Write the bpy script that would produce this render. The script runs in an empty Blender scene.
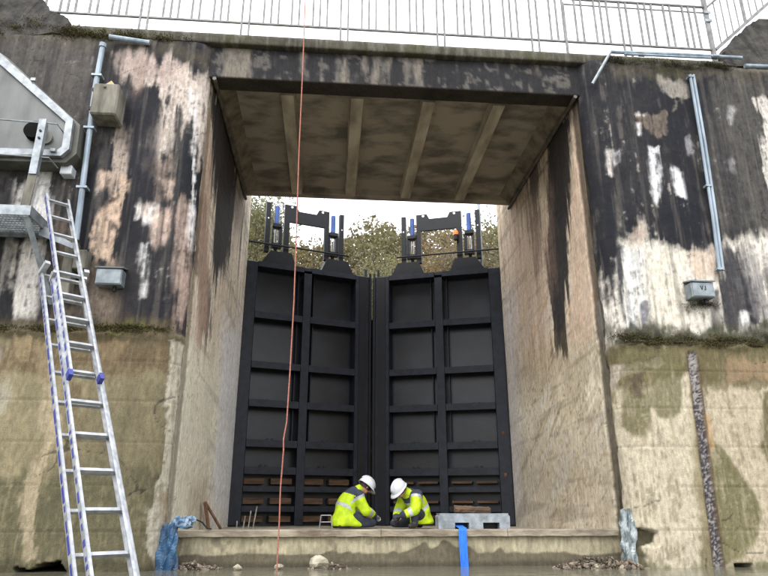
import bpy, bmesh, math, random
import numpy as np
from mathutils import Vector, Matrix
random.seed(7)
scene = bpy.context.scene
R = math.radians

# ---------------------------------------------------------------- camera
WATER = 0.06
cam_d = bpy.data.cameras.new('camera')
cam = bpy.data.objects.new('camera', cam_d)
scene.collection.objects.link(cam)
cam.location = (0, 0, 0.65)
yaw, pitch = R(4.706), R(19.02)
cam.rotation_euler = (R(90) + pitch, 0, -yaw)
cam_d.sensor_width = 36
cam_d.lens = 36 * 649.7 / 768
cam_d.clip_start = 0.05
cam_d.clip_end = 2000
scene.camera = cam

# ---------------------------------------------------------------- overcast sky and soft sun
SUN_EL, SUN_AZ = R(48), R(205)        # azimuth clockwise from +Y: behind the camera, slightly left
world = bpy.data.worlds.new('World')
scene.world = world
world.use_nodes = True
wn, wl = world.node_tree.nodes, world.node_tree.links
wn.clear()
w_out = wn.new('ShaderNodeOutputWorld')
w_bg = wn.new('ShaderNodeBackground')
w_sky = wn.new('ShaderNodeTexSky')
w_sky.sky_type = 'NISHITA'
w_sky.sun_disc = False
w_sky.sun_elevation = SUN_EL
w_sky.sun_rotation = SUN_AZ
w_sky.dust_density = 4.0
w_sat = wn.new('ShaderNodeHueSaturation')
w_sat.inputs['Saturation'].default_value = 0.12
w_mix = wn.new('ShaderNodeMixRGB')
w_mix.inputs['Fac'].default_value = 0.72          # a closed, even cloud cover
w_mix.inputs['Color2'].default_value = (10.0, 10.3, 10.9, 1)
wl.new(w_sky.outputs['Color'], w_sat.inputs['Color'])
wl.new(w_sat.outputs['Color'], w_mix.inputs['Color1'])
wl.new(w_mix.outputs['Color'], w_bg.inputs['Color'])
w_bg.inputs['Strength'].default_value = 0.15
wl.new(w_bg.outputs['Background'], w_out.inputs['Surface'])
sun_d = bpy.data.lights.new('sun', 'SUN')
sun_d.energy = 0.7
sun_d.angle = R(30)
sun_d.color = (1.0, 0.98, 0.95)
sun = bpy.data.objects.new('sun', sun_d)
scene.collection.objects.link(sun)
sd = Vector((math.sin(SUN_AZ) * math.cos(SUN_EL), math.cos(SUN_AZ) * math.cos(SUN_EL), math.sin(SUN_EL)))
sun.rotation_euler = sd.to_track_quat('Z', 'Y').to_euler()
scene.view_settings.view_transform = 'Standard'
scene.view_settings.look = 'None'
scene.view_settings.gamma = 1
scene.view_settings.use_curve_mapping = False
scene.view_settings.exposure = 1.14

# ---------------------------------------------------------------- helpers
COL = scene.collection

def lin(r, g, b):
    f = lambda v: v / 255 / 12.92 if v < 10.3 else ((v / 255 + .055) / 1.055) ** 2.4
    return (f(r), f(g), f(b))

def tag(o, label=None, cat=None, group=None, kind=None):
    if label: o['label'] = label
    if cat: o['category'] = cat
    if group: o['group'] = group
    if kind: o['kind'] = kind
    return o

def thing(name, loc, label, cat, group=None, rot=None):
    o = bpy.data.objects.new(name, None)
    o.empty_display_size = 0.2
    o.location = loc
    if rot is not None: o.rotation_euler = rot
    COL.objects.link(o)
    o['origin'] = tuple(loc)
    return tag(o, label, cat, group)

class MB:
    """collects shapes into one mesh"""
    def __init__(s, mirror=False):
        s.v, s.f, s.mi, s.mirror = [], [], [], mirror
    def add(s, vs, fs, m=0):
        b = len(s.v)
        s.v += [tuple(p) for p in vs]
        s.f += [tuple(i + b for i in q) for q in fs]
        s.mi += [m] * len(fs)
        return s
    def box(s, a, b, m=0, bev=0.0):
        x0, y0, z0 = [min(p, q) for p, q in zip(a, b)]
        x1, y1, z1 = [max(p, q) for p, q in zip(a, b)]
        if bev > 0:
            bm = bmesh.new()
            bmesh.ops.create_cube(bm, size=1)
            for v in bm.verts:
                v.co = Vector(((v.co.x + .5) * (x1 - x0) + x0, (v.co.y + .5) * (y1 - y0) + y0, (v.co.z + .5) * (z1 - z0) + z0))
            bmesh.ops.bevel(bm, geom=bm.edges[:], offset=bev, segments=1, affect='EDGES')
            bm.verts.index_update()
            s.add([v.co[:] for v in bm.verts], [[v.index for v in f.verts] for f in bm.faces], m)
            bm.free()
            return s
        return s.add([(x0, y0, z0), (x1, y0, z0), (x1, y1, z0), (x0, y1, z0), (x0, y0, z1), (x1, y0, z1), (x1, y1, z1), (x0, y1, z1)],
                     [(3, 2, 1, 0), (4, 5, 6, 7), (0, 1, 5, 4), (1, 2, 6, 5), (2, 3, 7, 6), (3, 0, 4, 7)], m)
    def prism(s, poly, axis, a, b, m=0):
        """polygon (two coords) pushed along axis 0/1/2 from a to b"""
        def P(p, t):
            q = list(p); q.insert(axis, t); return q
        n = len(poly)
        vs = [P(p, a) for p in poly] + [P(p, b) for p in poly]
        fs = [tuple(range(n))[::-1], tuple(range(n, 2 * n))] + [(i, (i + 1) % n, n + (i + 1) % n, n + i) for i in range(n)]
        ar = sum(poly[i][0] * poly[(i + 1) % n][1] - poly[(i + 1) % n][0] * poly[i][1] for i in range(n))
        if (ar < 0) != (axis == 1): fs = [q[::-1] for q in fs]
        return s.add(vs, fs, m)
    def tube(s, pts, r, n=8, m=0, cap=True):
        pts = [Vector(p) for p in pts]
        rs = r if isinstance(r, (list, tuple)) else [r] * len(pts)
        ring = []
        up = None
        for i, p in enumerate(pts):
            d = (pts[min(i + 1, len(pts) - 1)] - pts[max(i - 1, 0)]).normalized()
            if up is None:
                up = Vector((0, 0, 1)) if abs(d.z) < .9 else Vector((1, 0, 0))
            x = d.cross(up).normalized(); y = x.cross(d).normalized(); up = y
            ring.append([p + (x * math.cos(2 * math.pi * k / n) + y * math.sin(2 * math.pi * k / n)) * rs[i] for k in range(n)])
        vs = [q for rg in ring for q in rg]
        fs = []
        for i in range(len(pts) - 1):
            for k in range(n):
                a, b2 = i * n + k, i * n + (k + 1) % n
                fs.append((a, b2, b2 + n, a + n))
        if cap:
            fs.append(tuple(range(n))[::-1]); fs.append(tuple((len(pts) - 1) * n + k for k in range(n)))
        return s.add(vs, fs, m)
    def bar(s, a, b, wdir, w, t, m=0):
        """rectangular bar from a to b, w wide along wdir, t thick across"""
        a, b = Vector(a), Vector(b); d = (b - a).normalized()
        x = Vector(wdir); x = (x - d * x.dot(d)).normalized(); y = d.cross(x)
        vs = [p + x * (sx * w / 2) + y * (sy * t / 2) for p in (a, b) for sx, sy in ((-1, -1), (1, -1), (1, 1), (-1, 1))]
        return s.add(vs, [(3, 2, 1, 0), (4, 5, 6, 7), (0, 1, 5, 4), (1, 2, 6, 5), (2, 3, 7, 6), (3, 0, 4, 7)], m)
    def build(s, name, mats, parent=None, smooth=False, world=True):
        vs = s.v
        fs = s.f
        if s.mirror:
            vs = [(-x, y, z) for x, y, z in vs]; fs = [q[::-1] for q in fs]
        if parent is not None and world and 'origin' in parent:
            o0 = parent['origin']; vs = [(x - o0[0], y - o0[1], z - o0[2]) for x, y, z in vs]
        me = bpy.data.meshes.new(name)
        me.from_pydata(vs, [], fs)
        if not isinstance(mats, (list, tuple)): mats = [mats]
        for m in mats: me.materials.append(m)
        if len(mats) > 1: me.polygons.foreach_set('material_index', s.mi)
        if smooth: me.polygons.foreach_set('use_smooth', [True] * len(me.polygons))
        me.update()
        o = bpy.data.objects.new(name, me)
        COL.objects.link(o)
        if parent is not None:
            o.parent = parent
            if world and 'origin' in parent: o['origin'] = tuple(parent['origin'])
        return o

def mat(name, c1, c2=None, rough=.6, metal=0, scale=6, bump=.0, bscale=40, stretch=(1, 1, 1), spec=.5, detail=6, lo=.35, hi=.65):
    m = bpy.data.materials.new(name); m.use_nodes = True
    n, l = m.node_tree.nodes, m.node_tree.links
    p = n['Principled BSDF']
    p.inputs['Roughness'].default_value = rough
    p.inputs['Metallic'].default_value = metal
    p.inputs['Specular IOR Level'].default_value = spec
    tc = n.new('ShaderNodeTexCoord'); mp = n.new('ShaderNodeMapping')
    mp.inputs['Scale'].default_value = stretch
    l.new(tc.outputs['Object'], mp.inputs['Vector'])
    if c2 is None:
        c2 = tuple(v * .7 for v in c1)
    nz = n.new('ShaderNodeTexNoise'); nz.inputs['Scale'].default_value = scale; nz.inputs['Detail'].default_value = detail
    l.new(mp.outputs['Vector'], nz.inputs['Vector'])
    rp = n.new('ShaderNodeValToRGB')
    rp.color_ramp.elements[0].position = lo; rp.color_ramp.elements[1].position = hi
    rp.color_ramp.elements[0].color = (*c2, 1); rp.color_ramp.elements[1].color = (*c1, 1)
    l.new(nz.outputs['Fac'], rp.inputs['Fac']); l.new(rp.outputs['Color'], p.inputs['Base Color'])
    if bump:
        nb = n.new('ShaderNodeTexNoise'); nb.inputs['Scale'].default_value = bscale; nb.inputs['Detail'].default_value = 5
        l.new(mp.outputs['Vector'], nb.inputs['Vector'])
        bp = n.new('ShaderNodeBump'); bp.inputs['Strength'].default_value = bump; bp.inputs['Distance'].default_value = .02
        l.new(nb.outputs['Fac'], bp.inputs['Height']); l.new(bp.outputs['Normal'], p.inputs['Normal'])
    return m

def leaf_mat(name):
    m = attr_mat(name, rough=.6, fine=0)
    n, l = m.node_tree.nodes, m.node_tree.links
    at = [q for q in n if q.type == 'ATTRIBUTE'][0]
    tr = n.new('ShaderNodeBsdfTranslucent'); mx = n.new('ShaderNodeMixShader'); mx.inputs['Fac'].default_value = .45
    l.new(at.outputs['Color'], tr.inputs['Color']); l.new(n['Principled BSDF'].outputs['BSDF'], mx.inputs[1]); l.new(tr.outputs['BSDF'], mx.inputs[2])
    l.new(mx.outputs['Shader'], n['Material Output'].inputs['Surface'])
    return m

def attr_mat(name, rough=.85, fine=.35, bump=.35, fscale=28, bscale=60, translucent=0, stretch=(1, 1, .35)):
    """colour from the mesh's own colour attribute, with fine grain on top"""
    m = bpy.data.materials.new(name); m.use_nodes = True
    n, l = m.node_tree.nodes, m.node_tree.links
    p = n['Principled BSDF']; p.inputs['Roughness'].default_value = rough
    p.inputs['Specular IOR Level'].default_value = .3
    at = n.new('ShaderNodeAttribute'); at.attribute_name = 'Col'
    src = at.outputs['Color']
    if fine:
        tc = n.new('ShaderNodeTexCoord')
        for sc, amt, st in ((fscale, fine, stretch), (fscale * 5, fine * .8, (1, 1, 1))):
            mp = n.new('ShaderNodeMapping'); mp.inputs['Scale'].default_value = st
            l.new(tc.outputs['Object'], mp.inputs['Vector'])
            nz = n.new('ShaderNodeTexNoise'); nz.inputs['Scale'].default_value = sc; nz.inputs['Detail'].default_value = 6
            nz.inputs['Roughness'].default_value = .65
            l.new(mp.outputs['Vector'], nz.inputs['Vector'])
            mr = n.new('ShaderNodeMapRange')
            mr.inputs['From Min'].default_value = .3; mr.inputs['From Max'].default_value = .7
            mr.inputs['To Min'].default_value = 1 - amt; mr.inputs['To Max'].default_value = 1 + amt
            l.new(nz.outputs['Fac'], mr.inputs['Value'])
            mx = n.new('ShaderNodeVectorMath'); mx.operation = 'SCALE'
            l.new(src, mx.inputs[0]); l.new(mr.outputs['Result'], mx.inputs['Scale'])
            src = mx.outputs['Vector']
        for sc, lo_, hi_, amt in ((70, .60, .72, .45), (17, .62, .74, .35)):
            nz = n.new('ShaderNodeTexNoise'); nz.inputs['Scale'].default_value = sc; nz.inputs['Detail'].default_value = 8
            nz.inputs['Roughness'].default_value = .7
            l.new(tc.outputs['Object'], nz.inputs['Vector'])
            mr = n.new('ShaderNodeMapRange')
            mr.inputs['From Min'].default_value = lo_; mr.inputs['From Max'].default_value = hi_
            mr.inputs['To Min'].default_value = 1; mr.inputs['To Max'].default_value = 1 - amt
            l.new(nz.outputs['Fac'], mr.inputs['Value'])
            mx = n.new('ShaderNodeVectorMath'); mx.operation = 'SCALE'
            l.new(src, mx.inputs[0]); l.new(mr.outputs['Result'], mx.inputs['Scale'])
            src = mx.outputs['Vector']
        nb = n.new('ShaderNodeTexNoise'); nb.inputs['Scale'].default_value = bscale; nb.inputs['Detail'].default_value = 8; nb.inputs['Roughness'].default_value = .65
        l.new(tc.outputs['Object'], nb.inputs['Vector'])
        bp = n.new('ShaderNodeBump'); bp.inputs['Strength'].default_value = bump; bp.inputs['Distance'].default_value = .015
        l.new(nb.outputs['Fac'], bp.inputs['Height']); l.new(bp.outputs['Normal'], p.inputs['Normal'])
    l.new(src, p.inputs['Base Color'])
    return m

# smooth value noise on arrays
_rng = np.random.RandomState(3)
_tab = _rng.rand(256, 256)
def vnoise(x, y, seed=0):
    x = x + seed * 17.31; y = y + seed * 9.77
    xi = np.floor(x).astype(int); yi = np.floor(y).astype(int)
    fx = x - xi; fy = y - yi
    fx = fx * fx * (3 - 2 * fx); fy = fy * fy * (3 - 2 * fy)
    g = lambda a, b: _tab[a & 255, b & 255]
    return (g(xi, yi) * (1 - fx) + g(xi + 1, yi) * fx) * (1 - fy) + (g(xi, yi + 1) * (1 - fx) + g(xi + 1, yi + 1) * fx) * fy
def fbm(x, y, o=5, seed=0, iso=False):
    t = 0; a = 1; s = 0
    if iso: x, y = .8 * x + .6 * y, -.6 * x + .8 * y
    for k in range(o):
        t = t + a * vnoise(x, y, seed + k * 3); s += a; a *= .57
        if iso: x, y = 2.03 * (.8 * x + .6 * y), 2.03 * (-.6 * x + .8 * y)
        else: x, y = x * 2.03, y * 2.03
    return t / s - .5          # about -0.35 .. 0.35
def sstep(a, b, x):
    t = np.clip((x - a) / (b - a), 0, 1); return t * t * (3 - 2 * t)
def poly_sd(px, py, poly):
    """signed distance, positive inside"""
    d = np.full(px.shape, 1e9); ins = np.zeros(px.shape, bool)
    n = len(poly)
    for i in range(n):
        ax, ay = poly[i]; bx, by = poly[(i + 1) % n]
        ex, ey = bx - ax, by - ay; wx, wy = px - ax, py - ay
        t = np.clip((wx * ex + wy * ey) / (ex * ex + ey * ey + 1e-9), 0, 1)
        d = np.minimum(d, np.hypot(wx - ex * t, wy - ey * t))
        c = (ay > py) != (by > py)
        ins ^= c & (px < (bx - ax) * (py - ay) / ((by - ay) if abs(by - ay) > 1e-9 else 1e-9) + ax)
    return np.where(ins, d, -d)
def grid_mesh(name, P, colr, material, parent=None, closed_top=None, flip=False):
    """P: (n, m, 3) grid; colr (n, m, 3)"""
    n, m = P.shape[:2]
    idx = np.arange(n * m).reshape(n, m)
    q = np.stack([idx[:-1, :-1], idx[1:, :-1], idx[1:, 1:], idx[:-1, 1:]], -1).reshape(-1, 4)
    if flip: q = q[:, ::-1]
    vs = P.reshape(-1, 3)
    if parent is not None and 'origin' in parent:
        vs = vs - np.array(tuple(parent['origin']))
    loops = q.reshape(-1); starts = np.arange(len(q)) * 4; tot = np.full(len(q), 4)
    if closed_top is not None:
        extra = np.array(closed_top, float); base = len(vs)
        vs = np.vstack([vs, extra])
        ng = np.concatenate([idx[:, -1], base + np.arange(len(extra))])
        if flip: ng = ng[::-1]
        starts = np.append(starts, len(loops)); loops = np.concatenate([loops, ng]); tot = np.append(tot, len(ng))
        colr = np.vstack([colr.reshape(-1, 3), np.tile(colr[0, -1], (len(extra), 1))])
    me = bpy.data.meshes.new(name)
    me.vertices.add(len(vs)); me.vertices.foreach_set('co', vs.astype(np.float32).reshape(-1))
    me.loops.add(len(loops)); me.loops.foreach_set('vertex_index', loops.astype(np.int32))
    me.polygons.add(len(starts)); me.polygons.foreach_set('loop_start', starts.astype(np.int32))
    me.update(calc_edges=True)
    sm = np.ones(len(starts), bool)
    if closed_top is not None: sm[-1] = False
    me.polygons.foreach_set('use_smooth', sm)
    ca = me.color_attributes.new('Col', 'FLOAT_COLOR', 'POINT')
    c4 = np.ones((len(vs), 4), np.float32); c4[:, :3] = colr.reshape(-1, 3)
    ca.data.foreach_set('color', c4.reshape(-1))
    me.materials.append(material)
    me.validate()
    o = bpy.data.objects.new(name, me); COL.objects.link(o)
    if parent is not None: o.parent = parent
    return o
PATCH_LEFT = [
    ('f',(0.107,0.093,0.08),0.75,0.2,0.3,0.3,[(-5.22,7.3),(-3.67,7.59),(-3.15,6.77),(-3.17,5.5),(-3.42,4.32),(-4.63,4.41)]),
    ('f',(0.089,0.072,0.042),0.8,0.08,0.1,0.2,[(-5.32,7.81),(-3.83,7.76),(-2.63,6.91),(-1.85,6.66),(-1.83,6.43),(-2.59,6.61),(-3.79,6.66),(-5.08,6.64)]),
    ('f',(0.617,0.491,0.371),0.95,0.03,0.12,0.8,[(-3.08,6.56),(-2.59,6.58),(-2.15,6.46),(-1.86,6.26),(-1.7,5.89),(-1.57,4.4),(-1.72,3.84),(-1.91,5.41),(-2.07,5.68),(-2.14,5.1),(-2.27,4.87),(-2.36,5.24),(-2.33,5.88),(-2.52,6.03),(-2.73,6.11),(-2.95,6.26)]),
    ('f',(0.413,0.262,0.195),0.7,0.04,0.12,0.5,[(-3.04,6.56),(-2.59,6.56),(-2.17,6.41),(-2.19,6.11),(-2.54,6.12),(-2.89,6.26)]),
    ('f',(0.188,0.107,0.076),0.5,0.03,0.1,0.6,[(-2.87,6.49),(-2.71,6.5),(-2.57,5.99),(-2.72,5.89)]),
    ('f',(0.515,0.381,0.262),0.8,0.02,0.1,0.8,[(-2.87,5.48),(-2.68,5.37),(-2.62,4.5),(-2.77,4.49)]),
    ('f',(0.445,0.305,0.195),0.5,0.03,0.12,0.8,[(-2.42,4.86),(-2.09,5.1),(-2.07,4.44),(-2.21,4.37)]),
    ('f',(0.578,0.381,0.216),1,0.02,0.08,0.5,[(-2.73,4.69),(-2.58,4.67),(-2.68,4.0),(-2.68,3.52),(-2.96,3.59),(-3.1,3.9),(-2.92,4.15),(-2.79,4.32)]),
    ('f',(0.61,0.413,0.254),1,0.02,0.06,0.5,[(-3.01,4.74),(-2.9,4.74),(-2.86,4.54),(-2.99,4.51)]),
    ('f',(0.73,0.672,0.604),1,0.015,0.07,0.4,[(-2.56,4.3),(-2.46,4.36),(-2.26,4.29),(-2.24,4.15),(-2.35,4.06),(-2.47,4.09)]),
    ('f',(0.61,0.413,0.262),0.8,0.02,0.06,0.4,[(-2.46,4.32),(-2.33,4.31),(-2.31,4.15),(-2.43,4.14)]),
    ('f',(0.753,0.716,0.672),1,0.01,0.05,0.7,[(-2.37,3.77),(-2.3,3.78),(-2.22,3.07),(-2.3,3.07)]),
    ('f',(0.565,0.381,0.254),0.9,0.02,0.08,0.6,[(-2.22,4.21),(-2.07,4.24),(-2.06,3.83),(-2.19,3.75)]),
    ('f',(0.515,0.352,0.238),0.8,0.02,0.08,0.6,[(-2.25,4.68),(-2.05,4.69),(-2.07,4.44),(-2.19,4.43)]),
    ('f',(0.434,0.287,0.188),0.85,0.02,0.09,0.8,[(-2.02,4.38),(-1.84,4.53),(-1.72,3.06),(-1.84,2.68),(-1.9,2.68),(-1.93,3.57)]),
    ('f',(0.761,0.73,0.687),0.95,0.012,0.06,0.8,[(-2.0,6.09),(-1.91,6.03),(-1.71,3.76),(-1.79,3.76)]),
    ('f',(0.672,0.617,0.527),0.9,0.02,0.08,0.8,[(-4.04,4.58),(-3.86,4.58),(-3.78,4.12),(-3.94,4.11)]),
    ('f',(0.745,0.716,0.658),0.9,0.02,0.08,0.8,[(-3.88,5.01),(-3.66,5.02),(-3.5,3.91),(-3.67,3.91)]),
    ('f',(0.631,0.552,0.434),0.8,0.02,0.08,0.8,[(-3.94,3.76),(-3.78,3.77),(-3.72,3.01),(-3.83,3.13)]),
    ('f',(0.617,0.565,0.468),0.95,0.02,0.09,0.8,[(-3.83,3.77),(-3.55,3.78),(-3.44,2.77),(-3.7,2.64)]),
    ('f',(0.305,0.223,0.15),0.6,0.05,0.14,0.7,[(-2.97,3.51),(-2.59,3.52),(-2.46,2.67),(-2.82,2.66)]),
    ('f',(0.223,0.162,0.107),0.6,0.05,0.1,0.7,[(-3.45,4.12),(-3.11,4.0),(-2.94,2.66),(-3.22,2.65)]),
    ('f',(0.013,0.013,0.021),0.75,0.03,0.1,0.7,[(-2.98,5.94),(-2.79,5.89),(-2.5,5.84),(-2.37,5.79),(-2.3,4.51),(-2.33,4.37),(-2.66,4.22),(-2.63,4.78)]),
    ('f',(0.013,0.013,0.019),0.8,0.04,0.1,0.7,[(-2.67,3.92),(-2.46,4.0),(-2.3,3.04),(-1.95,3.05),(-1.94,2.71),(-2.51,2.72)]),
    ('f',(0.098,0.072,0.03),0.95,0.05,0.1,0.1,[(-4.52,2.79),(-1.87,2.81),(-1.8,2.47),(-4.45,2.44)]),
    ('f',(0.117,0.133,0.019),0.7,0.03,0.08,0.1,[(-2.63,2.74),(-2.21,2.77),(-2.18,2.63),(-2.61,2.62)]),
    ('f',(0.162,0.107,0.048),0.9,0.06,0.1,0.1,[(-4.46,2.47),(-1.8,2.49),(-1.76,2.16),(-4.38,2.14)]),
    ('f',(0.305,0.216,0.107),0.7,0.04,0.1,0.2,[(-2.73,2.47),(-2.39,2.48),(-2.44,2.29),(-2.68,2.31)]),
    ('f',(0.342,0.254,0.127),0.8,0.03,0.08,0.3,[(-3.61,2.52),(-3.43,2.53),(-3.45,2.27),(-3.59,2.29)]),
    ('f',(0.445,0.402,0.27),0.8,0.05,0.1,0.2,[(-4.15,2.03),(-3.59,2.06),(-3.51,1.89),(-3.54,1.68),(-4.06,1.61)]),
    ('f',(0.402,0.361,0.246),0.6,0.04,0.1,0.2,[(-4.25,2.51),(-3.73,2.48),(-3.73,2.24),(-4.19,2.26)]),
    ('f',(0.098,0.089,0.04),0.75,0.08,0.14,0.2,[(-4.15,1.02),(-1.96,1.09),(-1.72,1.09),(-1.59,-0.21),(-3.89,-0.19)]),
    ('f',(0.468,0.371,0.202),0.9,0.025,0.09,0.5,[(-3.25,2.06),(-3.07,2.07),(-2.92,1.4),(-3.02,1.06),(-3.07,0.77),(-2.97,0.16),(-3.12,0.12),(-3.26,0.77),(-3.21,1.0),(-3.12,1.29)]),
    ('f',(0.352,0.262,0.133),0.7,0.03,0.08,0.5,[(-3.43,2.53),(-3.32,2.53),(-3.06,2.02),(-3.24,2.02)]),
    ('f',(0.122,0.068,0.025),0.6,0.04,0.08,0.6,[(-2.95,2.02),(-2.8,2.03),(-2.77,1.51),(-2.77,1.08),(-2.85,1.08)]),
    ('f',(0.604,0.539,0.392),0.95,0.012,0.05,0.4,[(-1.92,2.56),(-1.76,2.56),(-1.73,2.04),(-1.63,0.57),(-1.55,-0.12),(-1.75,-0.12),(-1.92,0.29),(-1.94,0.65),(-1.84,1.17),(-1.87,1.86)]),
    ('f',(0.305,0.188,0.08),0.6,0.02,0.05,0.3,[(-1.74,0.86),(-1.85,0.86),(-1.79,0.57),(-1.71,0.57)]),
    ('f',(0.042,0.04,0.019),0.6,0.06,0.1,0.1,[(-3.98,0.22),(-1.58,0.17),(-1.55,-0.22),(-3.89,-0.19)]),
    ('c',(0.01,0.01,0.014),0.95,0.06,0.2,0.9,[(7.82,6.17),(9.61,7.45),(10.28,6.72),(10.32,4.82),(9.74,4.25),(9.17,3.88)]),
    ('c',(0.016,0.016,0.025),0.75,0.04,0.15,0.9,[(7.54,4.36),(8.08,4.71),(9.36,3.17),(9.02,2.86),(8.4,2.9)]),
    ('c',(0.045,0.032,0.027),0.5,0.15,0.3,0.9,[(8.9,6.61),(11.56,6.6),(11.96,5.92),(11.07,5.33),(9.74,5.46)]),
    ('c',(0.445,0.27,0.162),0.7,0.03,0.1,0.8,[(7.63,5.75),(7.93,5.95),(9.06,3.09),(8.37,2.69),(8.11,3.22)]),
    ('c',(0.434,0.305,0.195),0.4,0.06,0.15,0.8,[(7.56,3.05),(8.6,3.38),(8.91,2.76),(7.83,2.5)]),
    ('c',(0.761,0.761,0.776),0.85,0.25,0.3,0.3,[(10.2,3.4),(12.42,4.0),(13.04,0.33),(10.79,0.39)]),  # pale bluish brightening by the gate: upstream daylight put into the colour
    ('c',(0.552,0.491,0.381),0.6,0.2,0.3,0.2,[(7.14,1.96),(9.98,2.49),(10.61,0.39),(7.48,0.47)]),
    ('c',(0.262,0.175,0.089),0.5,0.1,0.25,0.5,[(8.71,0.94),(10.08,1.09),(10.26,0.4),(8.83,0.44)]),
    ('c',(0.305,0.117,0.032),0.9,0.03,0.06,0.3,[(7.43,0.85),(7.66,0.86),(7.75,0.57),(7.47,0.57)]),
]
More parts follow.
